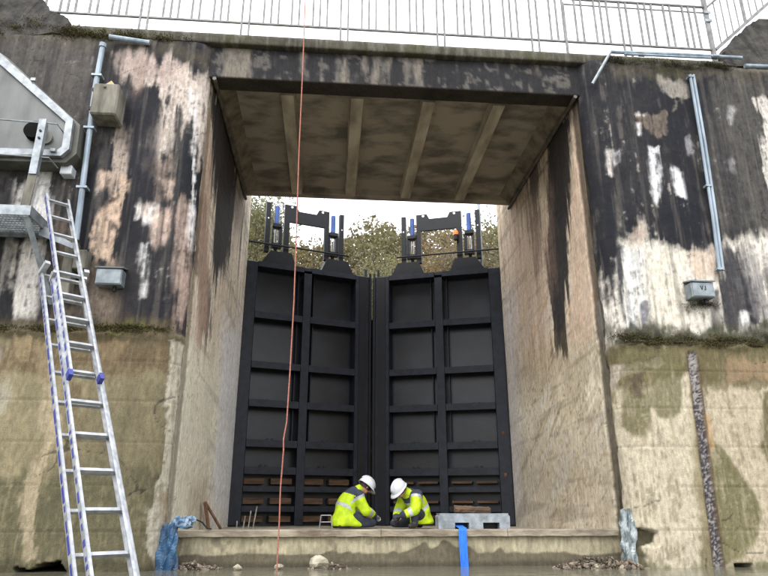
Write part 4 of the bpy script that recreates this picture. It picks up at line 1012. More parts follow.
def strap():
    pts = [(8.30, .515), (8.16, .49), (8.02, .474), (7.945, .472), (7.925, .44), (7.915, .36), (7.90, .2), (7.89, .0), (7.89, -.3)]
    m = MB(); vs = []; fs = []
    for i, (y, z) in enumerate(pts):
        for x, t in ((1.523, 0), (1.615, 0), (1.615, .005), (1.523, .005)):
            vs.append((x + .006 * math.sin(i * .9), y - t * .8 , z + t))
    for i in range(len(pts) - 1):
        for k in range(4):
            fs.append((i * 4 + k, i * 4 + (k + 1) % 4, i * 4 + 4 + (k + 1) % 4, i * 4 + 4 + k))
    fs += [(3, 2, 1, 0), tuple(len(pts) * 4 - 4 + k for k in range(4))]
    o = m.add(vs, fs).build('webbing_strap', M_STRAP)
    tag(o, 'bright blue webbing strap hanging over the sill edge below the barrier foot', 'strap')
strap()

# ---------------------------------------------------------------- crumpled sheets in the wall joints
def crumple(name, cx, cy, z0, z1, w, d, mats, label, lean=0, seed=1, topw=.6):
    rnd = random.Random(seed); n, k = 22, 20
    vs = []; fs = []; mi = []
    ph = [rnd.uniform(0, 6) for _ in range(12)]
    for i in range(k):
        t = i / (k - 1); z = z0 + (z1 - z0) * t
        sw = (1 - .25 * t) if t < .8 else (1 - .25 * t) * (1 - (t - .8) * 1.6 * topw)
        for j in range(n):
            a = 2 * math.pi * j / n
            f = 1 + .26 * math.sin(3 * a + ph[0] + 4 * t) + .2 * math.sin(7 * a + ph[1] - 6 * t) + .12 * math.sin(11 * a + ph[2] + 17 * t) + .08 * math.sin(23 * t + ph[3] + 2 * a)
            vs.append((cx + lean * t + w / 2 * sw * f * math.cos(a), cy + d / 2 * sw * f * math.sin(a), z + .02 * math.sin(5 * a + ph[4] + 9 * t) + rnd.uniform(-.006, .006)))
    for i in range(k - 1):
        for j in range(n):
            fs.append((i * n + j, i * n + (j + 1) % n, (i + 1) * n + (j + 1) % n, (i + 1) * n + j))
    fs += [tuple(range(n))[::-1], tuple((k - 1) * n + j for j in range(n))]
    o = MB().add(vs, fs).build(name, mats)
    tag(o, label, 'sheeting')
    return o
M_TARP = mat('blue_tarpaulin', lin(52, 92, 126), lin(30, 58, 86), rough=.45, scale=9, bump=.6, bscale=22, stretch=(1, 1, .4))
M_TARP2 = mat('pale_blue_tarpaulin', lin(150, 166, 178), lin(62, 100, 134), rough=.45, scale=14, bump=.5)
M_PLAS = mat('grey_polythene', lin(156, 164, 164), lin(80, 90, 94), rough=.3, scale=16, bump=.8, bscale=24, stretch=(1, 1, .5), lo=.4, hi=.6)
crumple('tarpaulin', -1.715, 7.72, -.05, .52, .20, .12, M_TARP, 'blue tarpaulin stuffed upright at the left end of the sill', .02, 3)
crumple('tarpaulin', -1.60, 7.74, .49, .595, .24, .14, M_TARP2, 'pale bunched tarpaulin end lying on top of the blue tarpaulin', .03, 5)
crumple('polythene_sheet', 3.44, 7.72, .0, .67, .19, .13, M_PLAS, 'crumpled grey polythene stuffed upright at the right end of the sill', .03, 8)
o = MB().tube([(-1.55, 7.8, .55), (-1.48, 7.84, .58), (-1.40, 7.9, .54), (-1.34, 7.92, .475), (-1.30, 7.95, .47)], .009, 6).build('cord', M_INK)
tag(o, 'short black cord trailing from the pale tarpaulin onto the sill', 'cord')

# ---------------------------------------------------------------- bits on the sill floor
M_REB = mat('pale_rebar', lin(176, 172, 164), lin(120, 112, 102), rough=.6, scale=20)
for k, (x, h, ln, lb) in enumerate(((-1.475, .11, .0, 'shortest, leftmost upright steel bar at the foot of the left gate'), (-1.37, .19, .02, 'second upright steel bar from the left at the foot of the left gate'), (-1.29, .27, .03, 'third upright steel bar from the left at the foot of the left gate'), (-1.215, .34, .05, 'tallest, rightmost upright steel bar at the foot of the left gate'))):
    o = MB().tube([(x, 11.5, FLOOR - .02), (x + ln, 11.5, FLOOR + h)], .011, 7).build('steel_bar', M_REB)
    tag(o, lb, 'steel bar', 'upright steel bars by the left gate')
M_OLDW = mat('reddish_old_wood', lin(140, 100, 74), lin(92, 66, 50), rough=.9, scale=8, stretch=(1, 1, .3))
root = thing('wooden_prop', (-1.62, 9.8, .45), 'thin brown wooden prop leaning against the left chamber wall', 'timber')
MB().bar((-1.62, 9.72, .40), (-1.69, 9.62, .78), (1, 0, 0), .035, .07).build('upright', M_OLDW, root)
MB().bar((-1.55, 10.35, .405), (-1.68, 9.66, .76), (1, 0, 0), .02, .04).build('stay', M_OLDW, root)
root = thing('step_stool', (-.02, 10.9, .45), 'small bare metal stool frame on the floor behind the left worker', 'stool')
for z in (.50, .60):
    MB().tube([(-.10, 10.9, z), (.06, 10.9, z)], .007, 6).build('bar', M_ALU, root)
for x in (-.10, .06):
    MB().tube([(x - (.02 if x < 0 else -.02), 10.9, .402), (x, 10.9, .60)], .008, 6).build('leg', M_ALU, root)

# stones and rubble at the water's edge
M_STONE = mat('pale_stone', lin(178, 170, 150), lin(124, 116, 98), rough=.9, scale=12, bump=.6, bscale=30)
def stone_mesh(r, seed, sq=(1, 1, .75)):
    rnd = random.Random(seed); bm = bmesh.new()
    bmesh.ops.create_icosphere(bm, subdivisions=2, radius=1)
    dirs = [Vector((rnd.uniform(-1, 1), rnd.uniform(-1, 1), rnd.uniform(-1, 1))).normalized() for _ in range(7)]
    cut = [rnd.uniform(.62, .9) for _ in dirs]
    for v in bm.verts:
        for d_, c in zip(dirs, cut):
            e = v.co.dot(d_)
            if e > c: v.co -= d_ * (e - c)
        v.co = Vector((v.co.x * r * sq[0], v.co.y * r * sq[1], v.co.z * r * sq[2]))
    vs = [v.co[:] for v in bm.verts]; bm.verts.index_update(); fs = [[v.index for v in f.verts] for f in bm.faces]; bm.free()
    return vs, fs
for k, (x, y, r, lb) in enumerate(((-.075, 7.83, .115, 'largest pale stone at the foot of the sill below the left worker'), (-.51, 7.74, .055, 'pale stone at the water edge where the rope ends'), (-.95, 7.70, .06, 'flat pale stone at the foot of the sill between tarpaulin and rope'), (3.0, 7.62, .05, 'pale stone in front of the rubble heap at the right end of the sill'))):
    vs, fs = stone_mesh(r, 30 + k, (1, .8, .85 if k == 0 else .6))
    o = MB().add([(a + x, b + y, c + WATER + r * .45) for a, b, c in vs], fs).build('stone', M_STONE)
    tag(o, lb, 'stone')
M_RUB = attr_mat('rubble_mix', rough=.95, fine=.3, fscale=20, bscale=60, stretch=(1, 1, 1))
def rubble(spots, label, n, seed):
    rnd = random.Random(seed); V = []; Fc = []; Cc = []
    base = [stone_mesh(1, 60 + q) for q in range(5)]
    for _ in range(n):
        cx, cy, sx, sy, h = rnd.choice(spots)
        a, b = rnd.gauss(0, .45), rnd.gauss(0, .45)
        if abs(a) > 1.2 or abs(b) > 1.1: continue
        x, y = cx + a * sx, min(cy + b * sy, 7.965)
        z = WATER - .02 + h * max(0, 1 - a * a - b * b) * rnd.uniform(.3, 1)
        r = rnd.choice((.007, .010, .013, .017, .026))
        vs, fs = base[rnd.randrange(5)]
        rot = Matrix.Rotation(rnd.uniform(0, 6.28), 3, Vector((rnd.random(), rnd.random(), rnd.random() + .1)).normalized())
        o0 = len(V)
        stick = rnd.uniform(1, 2.2)
        V += [tuple(rot @ Vector((v[0] * r * stick, v[1] * r, v[2] * r)) + Vector((x, y, z))) for v in vs]
        Fc += [[i + o0 for i in f] for f in fs]
        t = rnd.random()
        c = lin(*[int(p + (q - p) * t) for p, q in zip((62, 54, 46), (140, 128, 112))])
        Cc += [(*c, 1)] * len(vs)
    me = bpy.data.meshes.new('rubble'); me.from_pydata(V, [], Fc)
    ca = me.color_attributes.new('Col', 'FLOAT_COLOR', 'POINT'); ca.data.foreach_set('color', np.array(Cc, np.float32).reshape(-1))
    me.materials.append(M_RUB)
    o = bpy.data.objects.new('rubble', me); COL.objects.link(o)
    tag(o, label, 'rubble', kind='stuff')
rubble([(3.05, 7.70, .42, .22, .14), (2.75, 7.62, .3, .18, .08), (3.3, 7.55, .25, .25, .10)], 'heap of small rubble and twigs at the right end of the sill', 520, 4)
rubble([(-1.45, 7.80, .2, .16, .10), (-1.25, 7.84, .22, .12, .05)], 'small rubble in the corner beside the blue tarpaulin', 190, 6)
rubble([(.12, 7.86, .16, .10, .07), (.0, 7.72, .4, .1, .02)], 'scatter of small rubble around the largest stone', 110, 9)
# ---------------------------------------------------------------- people
M_SKIN = mat('skin', lin(196, 142, 116), lin(172, 118, 96), rough=.55, scale=12)
M_HIVIS = mat('hi_vis_yellow', lin(196, 222, 26), lin(160, 190, 16), rough=.7, scale=9, bump=.9, bscale=9)
M_NAVY = mat('navy_fabric', lin(62, 66, 84), lin(42, 46, 60), rough=.85, scale=10, bump=.5, bscale=14)
M_REFL = mat('reflective_tape', lin(190, 194, 198), lin(156, 160, 166), rough=.35, scale=20)
M_TROUS = mat('dark_work_trousers', lin(52, 58, 72), lin(34, 38, 48), rough=.9, scale=10, bump=.5, bscale=14)
M_BOOT = mat('black_boot', (.02, .018, .016), (.035, .03, .026), rough=.6)
M_HELM = mat('white_helmet_plastic', lin(214, 216, 220), lin(200, 203, 208), rough=.3, scale=3)
M_HAIR = mat('dark_hair', lin(44, 34, 30), lin(28, 22, 20), rough=.7, scale=40)
M_GLOVE = mat('grey_glove', lin(176, 178, 178), lin(110, 112, 114), rough=.8, scale=22, bump=.5)
M_DGLOVE = mat('dark_glove', lin(60, 60, 66), lin(36, 36, 40), rough=.8, scale=22, bump=.5)

def skin_mesh(nodes, edges, root, sub=2):
    names = list(nodes)
    me = bpy.data.meshes.new('tmp')
    me.from_pydata([nodes[k][0] for k in names], [(names.index(a), names.index(b)) for a, b in edges], [])
    o = bpy.data.objects.new('tmp', me); COL.objects.link(o)
    o.modifiers.new('skin', 'SKIN')
    sk = me.skin_vertices[0].data
    for i, k in enumerate(names):
        r = nodes[k][1]
        sk[i].radius = r if isinstance(r, tuple) else (r, r)
        sk[i].use_root = (k == root)
    s = o.modifiers.new('sub', 'SUBSURF'); s.levels = s.render_levels = sub
    dg = bpy.context.evaluated_depsgraph_get(); dg.update()
    ev = o.evaluated_get(dg); em = ev.to_mesh()
    vs = [v.co.copy() for v in em.vertices]; fs = [list(p.vertices) for p in em.polygons]
    ev.to_mesh_clear(); bpy.data.objects.remove(o); bpy.data.meshes.remove(me)
    return vs, fs

def fuse(mb, voxel=.014, smooth=6):
    """overlapping closed shapes become one continuous surface"""
    me = bpy.data.meshes.new('tmp'); me.from_pydata(mb.v, [], mb.f)
    o = bpy.data.objects.new('tmp', me); COL.objects.link(o)
    r = o.modifiers.new('r', 'REMESH'); r.mode = 'VOXEL'; r.voxel_size = voxel
    q = o.modifiers.new('s', 'SMOOTH'); q.iterations = smooth; q.factor = .5
    dg = bpy.context.evaluated_depsgraph_get(); dg.update()
    ev = o.evaluated_get(dg); em = ev.to_mesh()
    vs = [v.co.copy() for v in em.vertices]; fs = [list(p.vertices) for p in em.polygons]
    ev.to_mesh_clear(); bpy.data.objects.remove(o); bpy.data.meshes.remove(me)
    return vs, fs

def ball(m, c, r):
    bm_ = bmesh.new(); bmesh.ops.create_icosphere(bm_, subdivisions=2, radius=1); bm_.verts.index_update()
    r = r if isinstance(r, (tuple, list)) else (r, r, r)
    m.add([(c[0] + q.co.x * r[0], c[1] + q.co.y * r[1], c[2] + q.co.z * r[2]) for q in bm_.verts], [[q.index for q in f.verts] for f in bm_.faces]); bm_.free()

def limb(m, pts, rs):
    m.tube(pts, rs, 14)
    for p, r in zip(pts, rs): ball(m, p, r)

def loft(m, rings, n=20):
    """rings: (centre, half width sideways, half depth, axis)"""
    V = []
    for c, w, d, ax in rings:
        c = Vector(c); ax = Vector(ax).normalized(); lat = Vector((0, 1, 0)); dep = lat.cross(ax).normalized()
        for k in range(n):
            a = 2 * math.pi * k / n
            V.append(c + lat * (w * math.cos(a)) + dep * (d * math.sin(a)))
    F = [tuple(range(n)), tuple((len(rings) - 1) * n + k for k in range(n))[::-1]]
    for i in range(len(rings) - 1):
        for k in range(n): F.append((i * n + k, (i + 1) * n + k, (i + 1) * n + (k + 1) % n, i * n + (k + 1) % n))
    m.add(V, F)

def seg_near(p, segs):
    best = None
    for nm, a, b in segs:
        ab = b - a; t = max(0, min(1, (p - a).dot(ab) / ab.length_squared))
        d = (p - a - ab * t).length
        if best is None or d < best[0]: best = (d, nm, t)
    return best

def hand(wrist, fwd, up, side, curl=.9):
    """palm and five separate curled fingers, thumb leaving the side of the palm"""
    fwd = Vector(fwd).normalized(); up = Vector(up); up = (up - fwd * up.dot(fwd)).normalized()
    lat = fwd.cross(up) * side
    V, Fc = [], []
    def put(nodes, edges, root):
        vs, fs = skin_mesh(nodes, edges, root, 1)
        o = len(V); V.extend(vs); Fc.extend([[i + o for i in f] for f in fs])
    w = Vector(wrist)
    palm = {'w': (w - fwd * .03, .028), 'a': (w + fwd * .03, (.040, .020)), 'b': (w + fwd * .08, (.044, .018))}
    put(palm, [('w', 'a'), ('a', 'b')], 'w')
    for k, (off, ln) in enumerate(((-.032, .062), (-.011, .075), (.011, .080), (.032, .072))):
        p = w + fwd * .075 + lat * off
        d1 = fwd * math.cos(curl * .5) - up * math.sin(curl * .5)
        d2 = fwd * math.cos(curl * 1.3) - up * math.sin(curl * 1.3)
        d3 = fwd * math.cos(curl * 1.9) - up * math.sin(curl * 1.9)
        q1 = p + d1 * ln * .5; q2 = q1 + d2 * ln * .32; q3 = q2 + d3 * ln * .26
        put({'0': (p, .0095), '1': (q1, .009), '2': (q2, .0085), '3': (q3, .007)}, [('0', '1'), ('1', '2'), ('2', '3')], '0')
    p = w + fwd * .02 + lat * .036
    q1 = p + (fwd * .6 + lat * .7 - up * .2).normalized() * .035; q2 = q1 + (fwd * .9 - up * .5).normalized() * .03
    put({'0': (p, .012), '1': (q1, .0105), '2': (q2, .008)}, [('0', '1'), ('1', '2')], '0')
    return V, Fc

def build_person(loc, rotz, J, label, gl, glm, look, gr=None):
    """J: joints in the person's own frame, +x forward, +y to the left"""
    root = bpy.data.objects.new('person', None); COL.objects.link(root)
    root.location = loc; root.rotation_euler = (0, 0, rotz)
    tag(root, label, 'person')
    v = {k: Vector(p) for k, p in J.items() if isinstance(p, tuple)}
    head = v['head']
    hd = Vector(look).normalized(); hu = Vector((0, 0, 1)); hu = (hu - hd * hu.dot(hd)).normalized(); hl = hu.cross(hd)
    N = {'hip': (v['hip'], 0), 'waist': (v['waist'], 0), 'chest': (v['chest'], 0), 'neckb': (v['neckb'], 0), 'neck': (v['neck'], 0), 'skull': (head, 0)}
    E = [('hip', 'waist'), ('waist', 'chest'), ('chest', 'neckb'), ('neckb', 'neck'), ('neck', 'skull')]
    g = MB()
    ax = v['chest'] - v['waist']; ax2 = v['neckb'] - v['chest']
    loft(g, [(v['hip'] - Vector((0, 0, .05)), .15, .12, (0, 0, 1)), (v['hip'], .165, .13, v['waist'] - v['hip']), (v['waist'], .145, .11, ax), (v['chest'], .165, .115, ax + ax2), (v['neckb'], .09, .07, ax2)])
    limb(g, [v['neckb'], v['neck'], head - hu * .05], [.066, .056, .052])
    ball(g, head, (.088, .078, .105)); ball(g, head + hu * .03 - hd * .012, (.095, .080, .095)); ball(g, head - hu * .075 + hd * .034, (.048, .048, .040))
    for s in 'lr':
        for a, b, r in (('sh', 'chest', .068), ('el', 'sh', .046), ('wr', 'el', .03), ('hipj', 'hip', .10), ('kn', 'hipj', .066), ('an', 'kn', .045), ('toe', 'an', .038)):
            N[a + s] = (v[a + s], r); E.append((b + s if b + s in N else b, a + s))
        limb(g, [v['sh' + s], v['sh' + s].lerp(v['el' + s], .5), v['el' + s]], [.062, .052, .044])
        limb(g, [v['el' + s], v['el' + s].lerp(v['wr' + s], .35), v['wr' + s]], [.044, .042, .028])
        limb(g, [v['hipj' + s], v['hipj' + s].lerp(v['kn' + s], .5), v['kn' + s]], [.105, .090, .068])
        limb(g, [v['kn' + s], v['kn' + s].lerp(v['an' + s], .35), v['an' + s]], [.066, .064, .046])
        limb(g, [v['an' + s], v['toe' + s]], [.048, .040])
    vs, fs = fuse(g, .013, 5)
    segs = [(a, N[a][0], N[b][0]) for a, b in E]
    segs = [(a + '>' + b, N[a][0], N[b][0]) for a, b in E]
    m = MB()
    mats = [M_SKIN, M_TROUS, M_BOOT, glm, M_HAIR, M_DGLOVE]
    b0 = len(m.v); m.v += [tuple(p) for p in vs]
    for f in fs:
        c = sum((vs[i] for i in f), Vector()) / len(f)
        d, nm, t = seg_near(c, segs)
        e = nm.split('>')[1]
        k = 1
        if e in ('neck', 'skull', 'crown', 'jaw'): k = 0
        elif e[:3] == 'toe': k = 2
        elif e[:2] == 'wr': k = 0
        m.f.append(tuple(f)); m.mi.append(k)
    # nose, ears, eyes, brows, mouth belong to the same body mesh
    def blob(c, r, k, n=6):
        bm_ = bmesh.new(); bmesh.ops.create_icosphere(bm_, subdivisions=1, radius=1)
        bm_.verts.index_update()
        m.add([c + hd * (q.co.x * r[0]) + hl * (q.co.y * r[1]) + hu * (q.co.z * r[2]) for q in bm_.verts], [[q.index for q in f.verts] for f in bm_.faces], k); bm_.free()
    blob(head + hd * .098 - hu * .022, (.020, .013, .026), 0)
    for s in (-1, 1):
        blob(head + hl * (.080 * s) - hu * .015, (.020, .010, .030), 0)
        blob(head + hd * .088 + hl * (.030 * s) + hu * .004, (.008, .012, .007), 4)
        blob(head + hd * .089 + hl * (.031 * s) + hu * .022, (.008, .018, .005), 4)
    blob(head + hd * .083 - hu * .062, (.008, .022, .005), 4)
    for s, g in (('l', 1), ('r', -1)):
        fw = v['wr' + s] - v['el' + s]
        hv, hf = hand(v['wr' + s] + fw.normalized() * .02, fw, J.get('palm_up', (0, 0, 1)), g, J.get('curl', .9))
        m.add(hv, hf, 3 if (gl and (gr is None or s in gr)) else (5 if gr is not None and s not in gr and gl else 0))
    m.build('body', mats, root, smooth=True, world=False)
    # jacket
    g = MB()
    ax = v['chest'] - v['waist']; ax2 = v['neckb'] - v['chest']; ax0 = v['waist'] - v['hip']
    hipm = v['hip'].lerp(v['waist'], .45)
    hd_ = J.get('hemd', .20)
    loft(g, [(v['hem'], .205, hd_ - .01, (0, 0, 1)), (v['hem'] + Vector((0, 0, .03)), .222, hd_, (0, 0, 1)), (v['hem'].lerp(v['hip'], .6), .215, hd_ * .6 + .078, (0, 0, 1)), (v['hip'], .205, .182, ax0), (hipm, .202, .172, ax0), (v['waist'], .195, .165, ax0 + ax), (v['waist'].lerp(v['chest'], .5), .198, .160, ax), (v['chest'], .205, .150, ax + ax2), (v['chest'].lerp(v['neckb'], .5), .17, .125, ax2), (v['neckb'], .115, .098, ax2)])
    nk = v['neckb'].lerp(v['neck'], .75)
    loft(g, [(v['neckb'] - ax2 * .1, .10, .09, ax2), (nk, .088, .082, v['neck'] - v['neckb']), (nk + (v['neck'] - v['neckb']).normalized() * .03, .090, .084, v['neck'] - v['neckb'])])
    Jn = {'hem': (v['hem'], 0), 'hip': (v['hip'], 0), 'waist': (v['waist'], 0), 'chest': (v['chest'], 0), 'neckb': (v['neckb'], 0), 'collar': (nk, 0)}
    Je = [('hem', 'hip'), ('hip', 'waist'), ('waist', 'chest'), ('chest', 'neckb'), ('neckb', 'collar')]
    for s in 'lr':
        mid = v['sh' + s] * .5 + v['el' + s] * .5
        mid2 = v['el' + s] * .5 + v['wr' + s] * .5
        wr = v['wr' + s] * .92 + v['el' + s] * .08
        for k_, p_ in (('sh', v['sh' + s]), ('ua', mid), ('el', v['el' + s]), ('fa', mid2), ('wr', wr)): Jn[k_ + s] = (p_, 0)
        Je += [('chest', 'sh' + s), ('sh' + s, 'ua' + s), ('ua' + s, 'el' + s), ('el' + s, 'fa' + s), ('fa' + s, 'wr' + s)]
        limb(g, [v['chest'].lerp(v['sh' + s], .4), v['sh' + s], mid, v['el' + s]], [.13, .105, .088, .082])
        limb(g, [v['el' + s], mid2, wr], [.082, .070, .056])
    vs, fs = fuse(g, .0125, 4)
    for p in vs:   # cloth creases
        q = p * 17
        p += Vector((math.sin(q.z * 1.3 + q.y) * .006, math.cos(q.z * 1.7 + q.x * 1.2) * .006, math.sin(q.x * 1.1 + q.y * 1.4) * .006))
    segs = [(a + '>' + b, Jn[a][0], Jn[b][0]) for a, b in Je]
    m = MB(); m.v = [tuple(p) for p in vs]
    sp = (v['neckb'] - v['hip']); L2 = sp.length_squared
    for f in fs:
        c = sum((vs[i] for i in f), Vector()) / len(f)
        d, nm, t = seg_near(c, segs); b = nm.split('>')[1]; k = 0
        ts = (c - v['hip']).dot(sp) / L2
        tor = b in ('hem', 'hip', 'waist', 'chest', 'neckb')
        if tor and .16 < ts < .29: k = 2
        if (tor or b[:2] == 'sh') and ts > .70: k = 1
        if (tor or b[:2] == 'sh') and .62 < ts <= .70 and c.x > v['chest'].x - .02: k = 2
        if b[:2] == 'ua': k = 1 if t < .12 else (2 if t < .45 else 0)
        if b[:2] == 'fa' and .45 < t < 1.0: k = 2
        if b[:2] == 'wr' and t > .6: k = 1
        m.f.append(tuple(f)); m.mi.append(k)
    m.build('jacket', [M_HIVIS, M_NAVY, M_REFL], root, smooth=True, world=False)
    # hair showing under the helmet
    def dome(rx, ry, rz, z0, n=20, k=7, off=Vector(), brim=0):
        V, Fc = [], []
        for i in range(k + 1):
            ph = z0 + (math.pi / 2 - z0) * i / k
            for j in range(n):
                a = 2 * math.pi * j / n
                V.append(head + off + hd * (rx * math.cos(ph) * math.cos(a)) + hl * (ry * math.cos(ph) * math.sin(a)) + hu * (rz * math.sin(ph)))
        for i in range(k):
            for j in range(n):
                Fc.append((i * n + j, i * n + (j + 1) % n, (i + 1) * n + (j + 1) % n, (i + 1) * n + j))
        return V, Fc
    hv, hf = dome(.104, .090, .105, -.45, off=-hd * .014)
    MB().add(hv, hf).build('hair', M_HAIR, root, smooth=True, world=False)
    hv, hf = dome(.145, .122, .135, -.05, 28, 9, hu * .028)
    m = MB().add(hv, hf)
    # brim: wider peak in front
    V, Fc = [], []; n = 28
    for j in range(n):
        a = 2 * math.pi * j / n
        pk = .045 * max(0, math.cos(a)) ** 2 + .012
        for rr, dz in ((1.0, .024), (1.0, .016), ):
            pass
        for ex, dz in ((0, .030), (pk, .012 - .012 * max(0, math.cos(a))), (pk, .006 - .012 * max(0, math.cos(a))), (-.004, .020)):
            V.append(head + hd * ((.143 + ex) * math.cos(a)) + hl * ((.121 + ex) * math.sin(a)) + hu * dz)
    for j in range(n):
        for q in range(4):
            i0, i1 = j * 4 + q, j * 4 + (q + 1) % 4
            k0, k1 = ((j + 1) % n) * 4 + q, ((j + 1) % n) * 4 + (q + 1) % 4
            Fc.append((i0, k0, k1, i1))
    m.add(V, Fc)
    # ridge along the top
    rd = [head + hu * (.028 + .137 * math.cos(a)) + hd * (.147 * math.sin(a)) for a in [(-1.2 + 2.4 * i / 10) for i in range(11)]]
    m.tube(rd, .016, 6)
    m.build('helmet', M_HELM, root, smooth=True, world=False)
    return root

J1 = dict(hem=(.05, 0, .035), hemd=.30, hip=(-.02, 0, .21), waist=(-.01, 0, .33), chest=(.07, 0, .46), neckb=(.17, 0, .575), neck=(.235, 0, .605), head=(.335, 0, .645),
          shl=(.13, .17, .50), shr=(.13, -.17, .50), ell=(.22, .22, .28), elr=(.24, -.22, .27), wrl=(.42, .10, .17), wrr=(.44, -.12, .20),
          hipjl=(.02, .09, .19), hipjr=(.02, -.09, .19), knl=(.40, .13, .085), knr=(.40, -.13, .085), anl=(.02, .12, .06), anr=(.02, -.12, .06), toel=(-.15, .12, .045), toer=(-.15, -.12, .045), curl=1.0)
build_person((.30, 11.0, FLOOR), R(20), J1, 'worker in yellow hi-vis jacket and white helmet kneeling on the left, back turned leftward', True, M_GLOVE, (.80, 0, -.60))
J2 = dict(hem=(-.06, 0, .07), hip=(-.03, 0, .22), waist=(.0, 0, .33), chest=(.09, 0, .45), neckb=(.20, 0, .54), neck=(.265, 0, .565), head=(.365, 0, .585),
          shl=(.15, .17, .49), shr=(.15, -.17, .49), ell=(.25, .23, .28), elr=(.22, -.21, .27), wrl=(.42, .12, .20), wrr=(.40, -.06, .15),
          hipjl=(.02, .10, .20), hipjr=(.02, -.09, .19), knl=(.24, .20, .25), knr=(.38, -.13, .085), anl=(.20, .18, .06), anr=(.0, -.12, .06), toel=(.32, .20, .045), toer=(-.16, -.12, .045), curl=1.0)
build_person((1.45, 11.0, FLOOR), R(180 + 32), J2, 'worker in yellow hi-vis jacket and white helmet crouching on the right, facing the other worker', True, M_DGLOVE, (.72, 0, -.69), gr='')
# ---------------------------------------------------------------- trees beyond the gates
M_BARK = mat('grey_bark', lin(104, 92, 78), lin(66, 58, 48), rough=.95, scale=10, bump=.6, stretch=(1, 1, .3))
M_LEAF = leaf_mat('leaf')
def tree(x, y, z, h, rad, cols, nleaf, label, seed, leafr=.07, bare=False):
    rnd = random.Random(seed); h = h * .80
    root = thing('autumn_tree', (x, y, z), label, 'tree', 'trees beyond the lock gates')
    m = MB(); tips = []
    def grow(p, d, ln, r, lev):
        pts = [p]; q = p.copy(); dd = d.copy(); n = 5
        for i in range(n):
            dd = (dd + Vector((rnd.uniform(-1, 1), rnd.uniform(-1, 1), rnd.uniform(-.3, .7))) * .16).normalized()
            q = q + dd * (ln / n); pts.append(q.copy())
        m.tube(pts, [r * (1 - .6 * i / n) for i in range(n + 1)], 6 if lev < 2 else 4, cap=False)
        if lev >= 1: tips.extend(pts[2:])
        if lev < (4 if bare else 3):
            for _ in range(rnd.choice((3, 4, 4)) + (lev == 0) * 5):
                t = rnd.uniform(.3, 1); b = pts[min(n, int(t * n) + (rnd.random() < .5))]
                a = rnd.uniform(0, 6.283); up_ = rnd.uniform(.15, .9)
                nd = Vector((math.cos(a), math.sin(a), up_)).normalized()
                nd = (nd * .75 + dd * .45).normalized()
                grow(b, nd, ln * (rnd.uniform(.38, .6) if lev == 0 else rnd.uniform(.5, .75)), r * .42, lev + 1)
    grow(Vector((x, y, z - .2)), Vector((rnd.uniform(-.06, .06), rnd.uniform(-.06, .06), 1)), h * .72, h * .022, 0)
    tr = m.build('trunk', M_BARK, root)
    V, Fc, Cc = [], [], []
    dens = [rnd.uniform(.3, 1) for _ in tips]
    for _ in range(int(nleaf * 3.4)):
        k = rnd.randrange(len(tips))
        if rnd.random() > dens[k]: continue
        t = tips[k]
        s = rad * .13
        c = t + Vector((rnd.gauss(0, s), rnd.gauss(0, s), rnd.gauss(0, s * .9)))
        u_ = Vector((rnd.gauss(0, 1), rnd.gauss(0, 1), rnd.gauss(0, 1))).normalized(); w = u_.orthogonal().normalized()
        w = (Matrix.Rotation(rnd.uniform(0, 6.28), 3, u_) @ w); b2 = u_.cross(w)
        r = leafr * rnd.uniform(.6, 1.3)
        o0 = len(V)
        V += [c - w * r, c + b2 * r * .45, c + w * r, c - b2 * r * .45]
        Fc.append((o0, o0 + 1, o0 + 2, o0 + 3))
        ci = (int(dens[k] * 97) + k // 7) % len(cols) if rnd.random() < .7 else rnd.randrange(len(cols))
        col_ = cols[ci]; g = rnd.uniform(.6, .98)
        Cc += [(*[q * g for q in lin(*col_)], 1)] * 4
    me = bpy.data.meshes.new('crown'); o0 = root['origin']
    me.from_pydata([(p.x - o0[0], p.y - o0[1], p.z - o0[2]) for p in V], [], Fc)
    ca = me.color_attributes.new('Col', 'FLOAT_COLOR', 'POINT'); ca.data.foreach_set('color', np.array(Cc, np.float32).reshape(-1))
    me.materials.append(M_LEAF)
    cr = bpy.data.objects.new('crown', me); COL.objects.link(cr); cr.parent = root
G = [(120, 121, 83), (135, 132, 94), (105, 107, 74), (148, 144, 106)]
O = [(153, 129, 90), (141, 114, 79), (130, 120, 87), (165, 143, 102)]
B = [(126, 117, 97), (140, 130, 108), (115, 110, 87), (146, 135, 108)]
for a in [
    (-4.4, 24, 5.0, 8.6, 2.6, G, 5200, 'leafy olive green tree at the left beside the chamber wall', 11),
    (-1.6, 30, 5.2, 7.2, 2.6, B, 4600, 'thin brownish tree behind the left lifting frame', 12),
    (1.0, 34, 5.4, 8.2, 2.8, B, 4200, 'hazy brown tree seen through the left lifting frame', 13),
    (3.4, 27, 5.1, 8.0, 2.6, G, 5200, 'green and brown tree standing right of the left lifting frame', 14),
    (5.2, 31, 5.3, 9.6, 2.8, O, 6500, 'orange brown autumn tree just left of the right lifting frame', 15),
    (7.3, 28, 5.1, 8.2, 2.6, B, 6000, 'pale brown tree seen through the right lifting frame', 16),
    (8.9, 33, 5.4, 9.0, 2.6, O, 5200, 'golden brown tree behind the orange beacon', 17),
    (9.2, 25, 5.0, 9.4, 2.4, G, 900, 'nearly bare tree with thin branches by the right chamber wall', 18, .10, True),
    (11.6, 30, 5.2, 8.0, 2.8, G, 5200, 'green tree low behind the right chamber wall', 19),
    (-7.5, 29, 5.3, 8.4, 2.8, G, 4200, 'green tree mostly hidden behind the left chamber wall', 20),
    (-.2, 42, 5.9, 9.5, 3.2, O, 4200, 'far golden tree between the two brown trees on the left', 21, .14),
    (4.6, 45, 6.0, 10.5, 3.4, G, 4600, 'far green tree behind the mitre of the gates', 22, .14),
    (9.8, 46, 6.1, 10.8, 3.4, B, 4600, 'far brown tree behind the right lifting frame', 23, .14),
]:
    tree(*a)

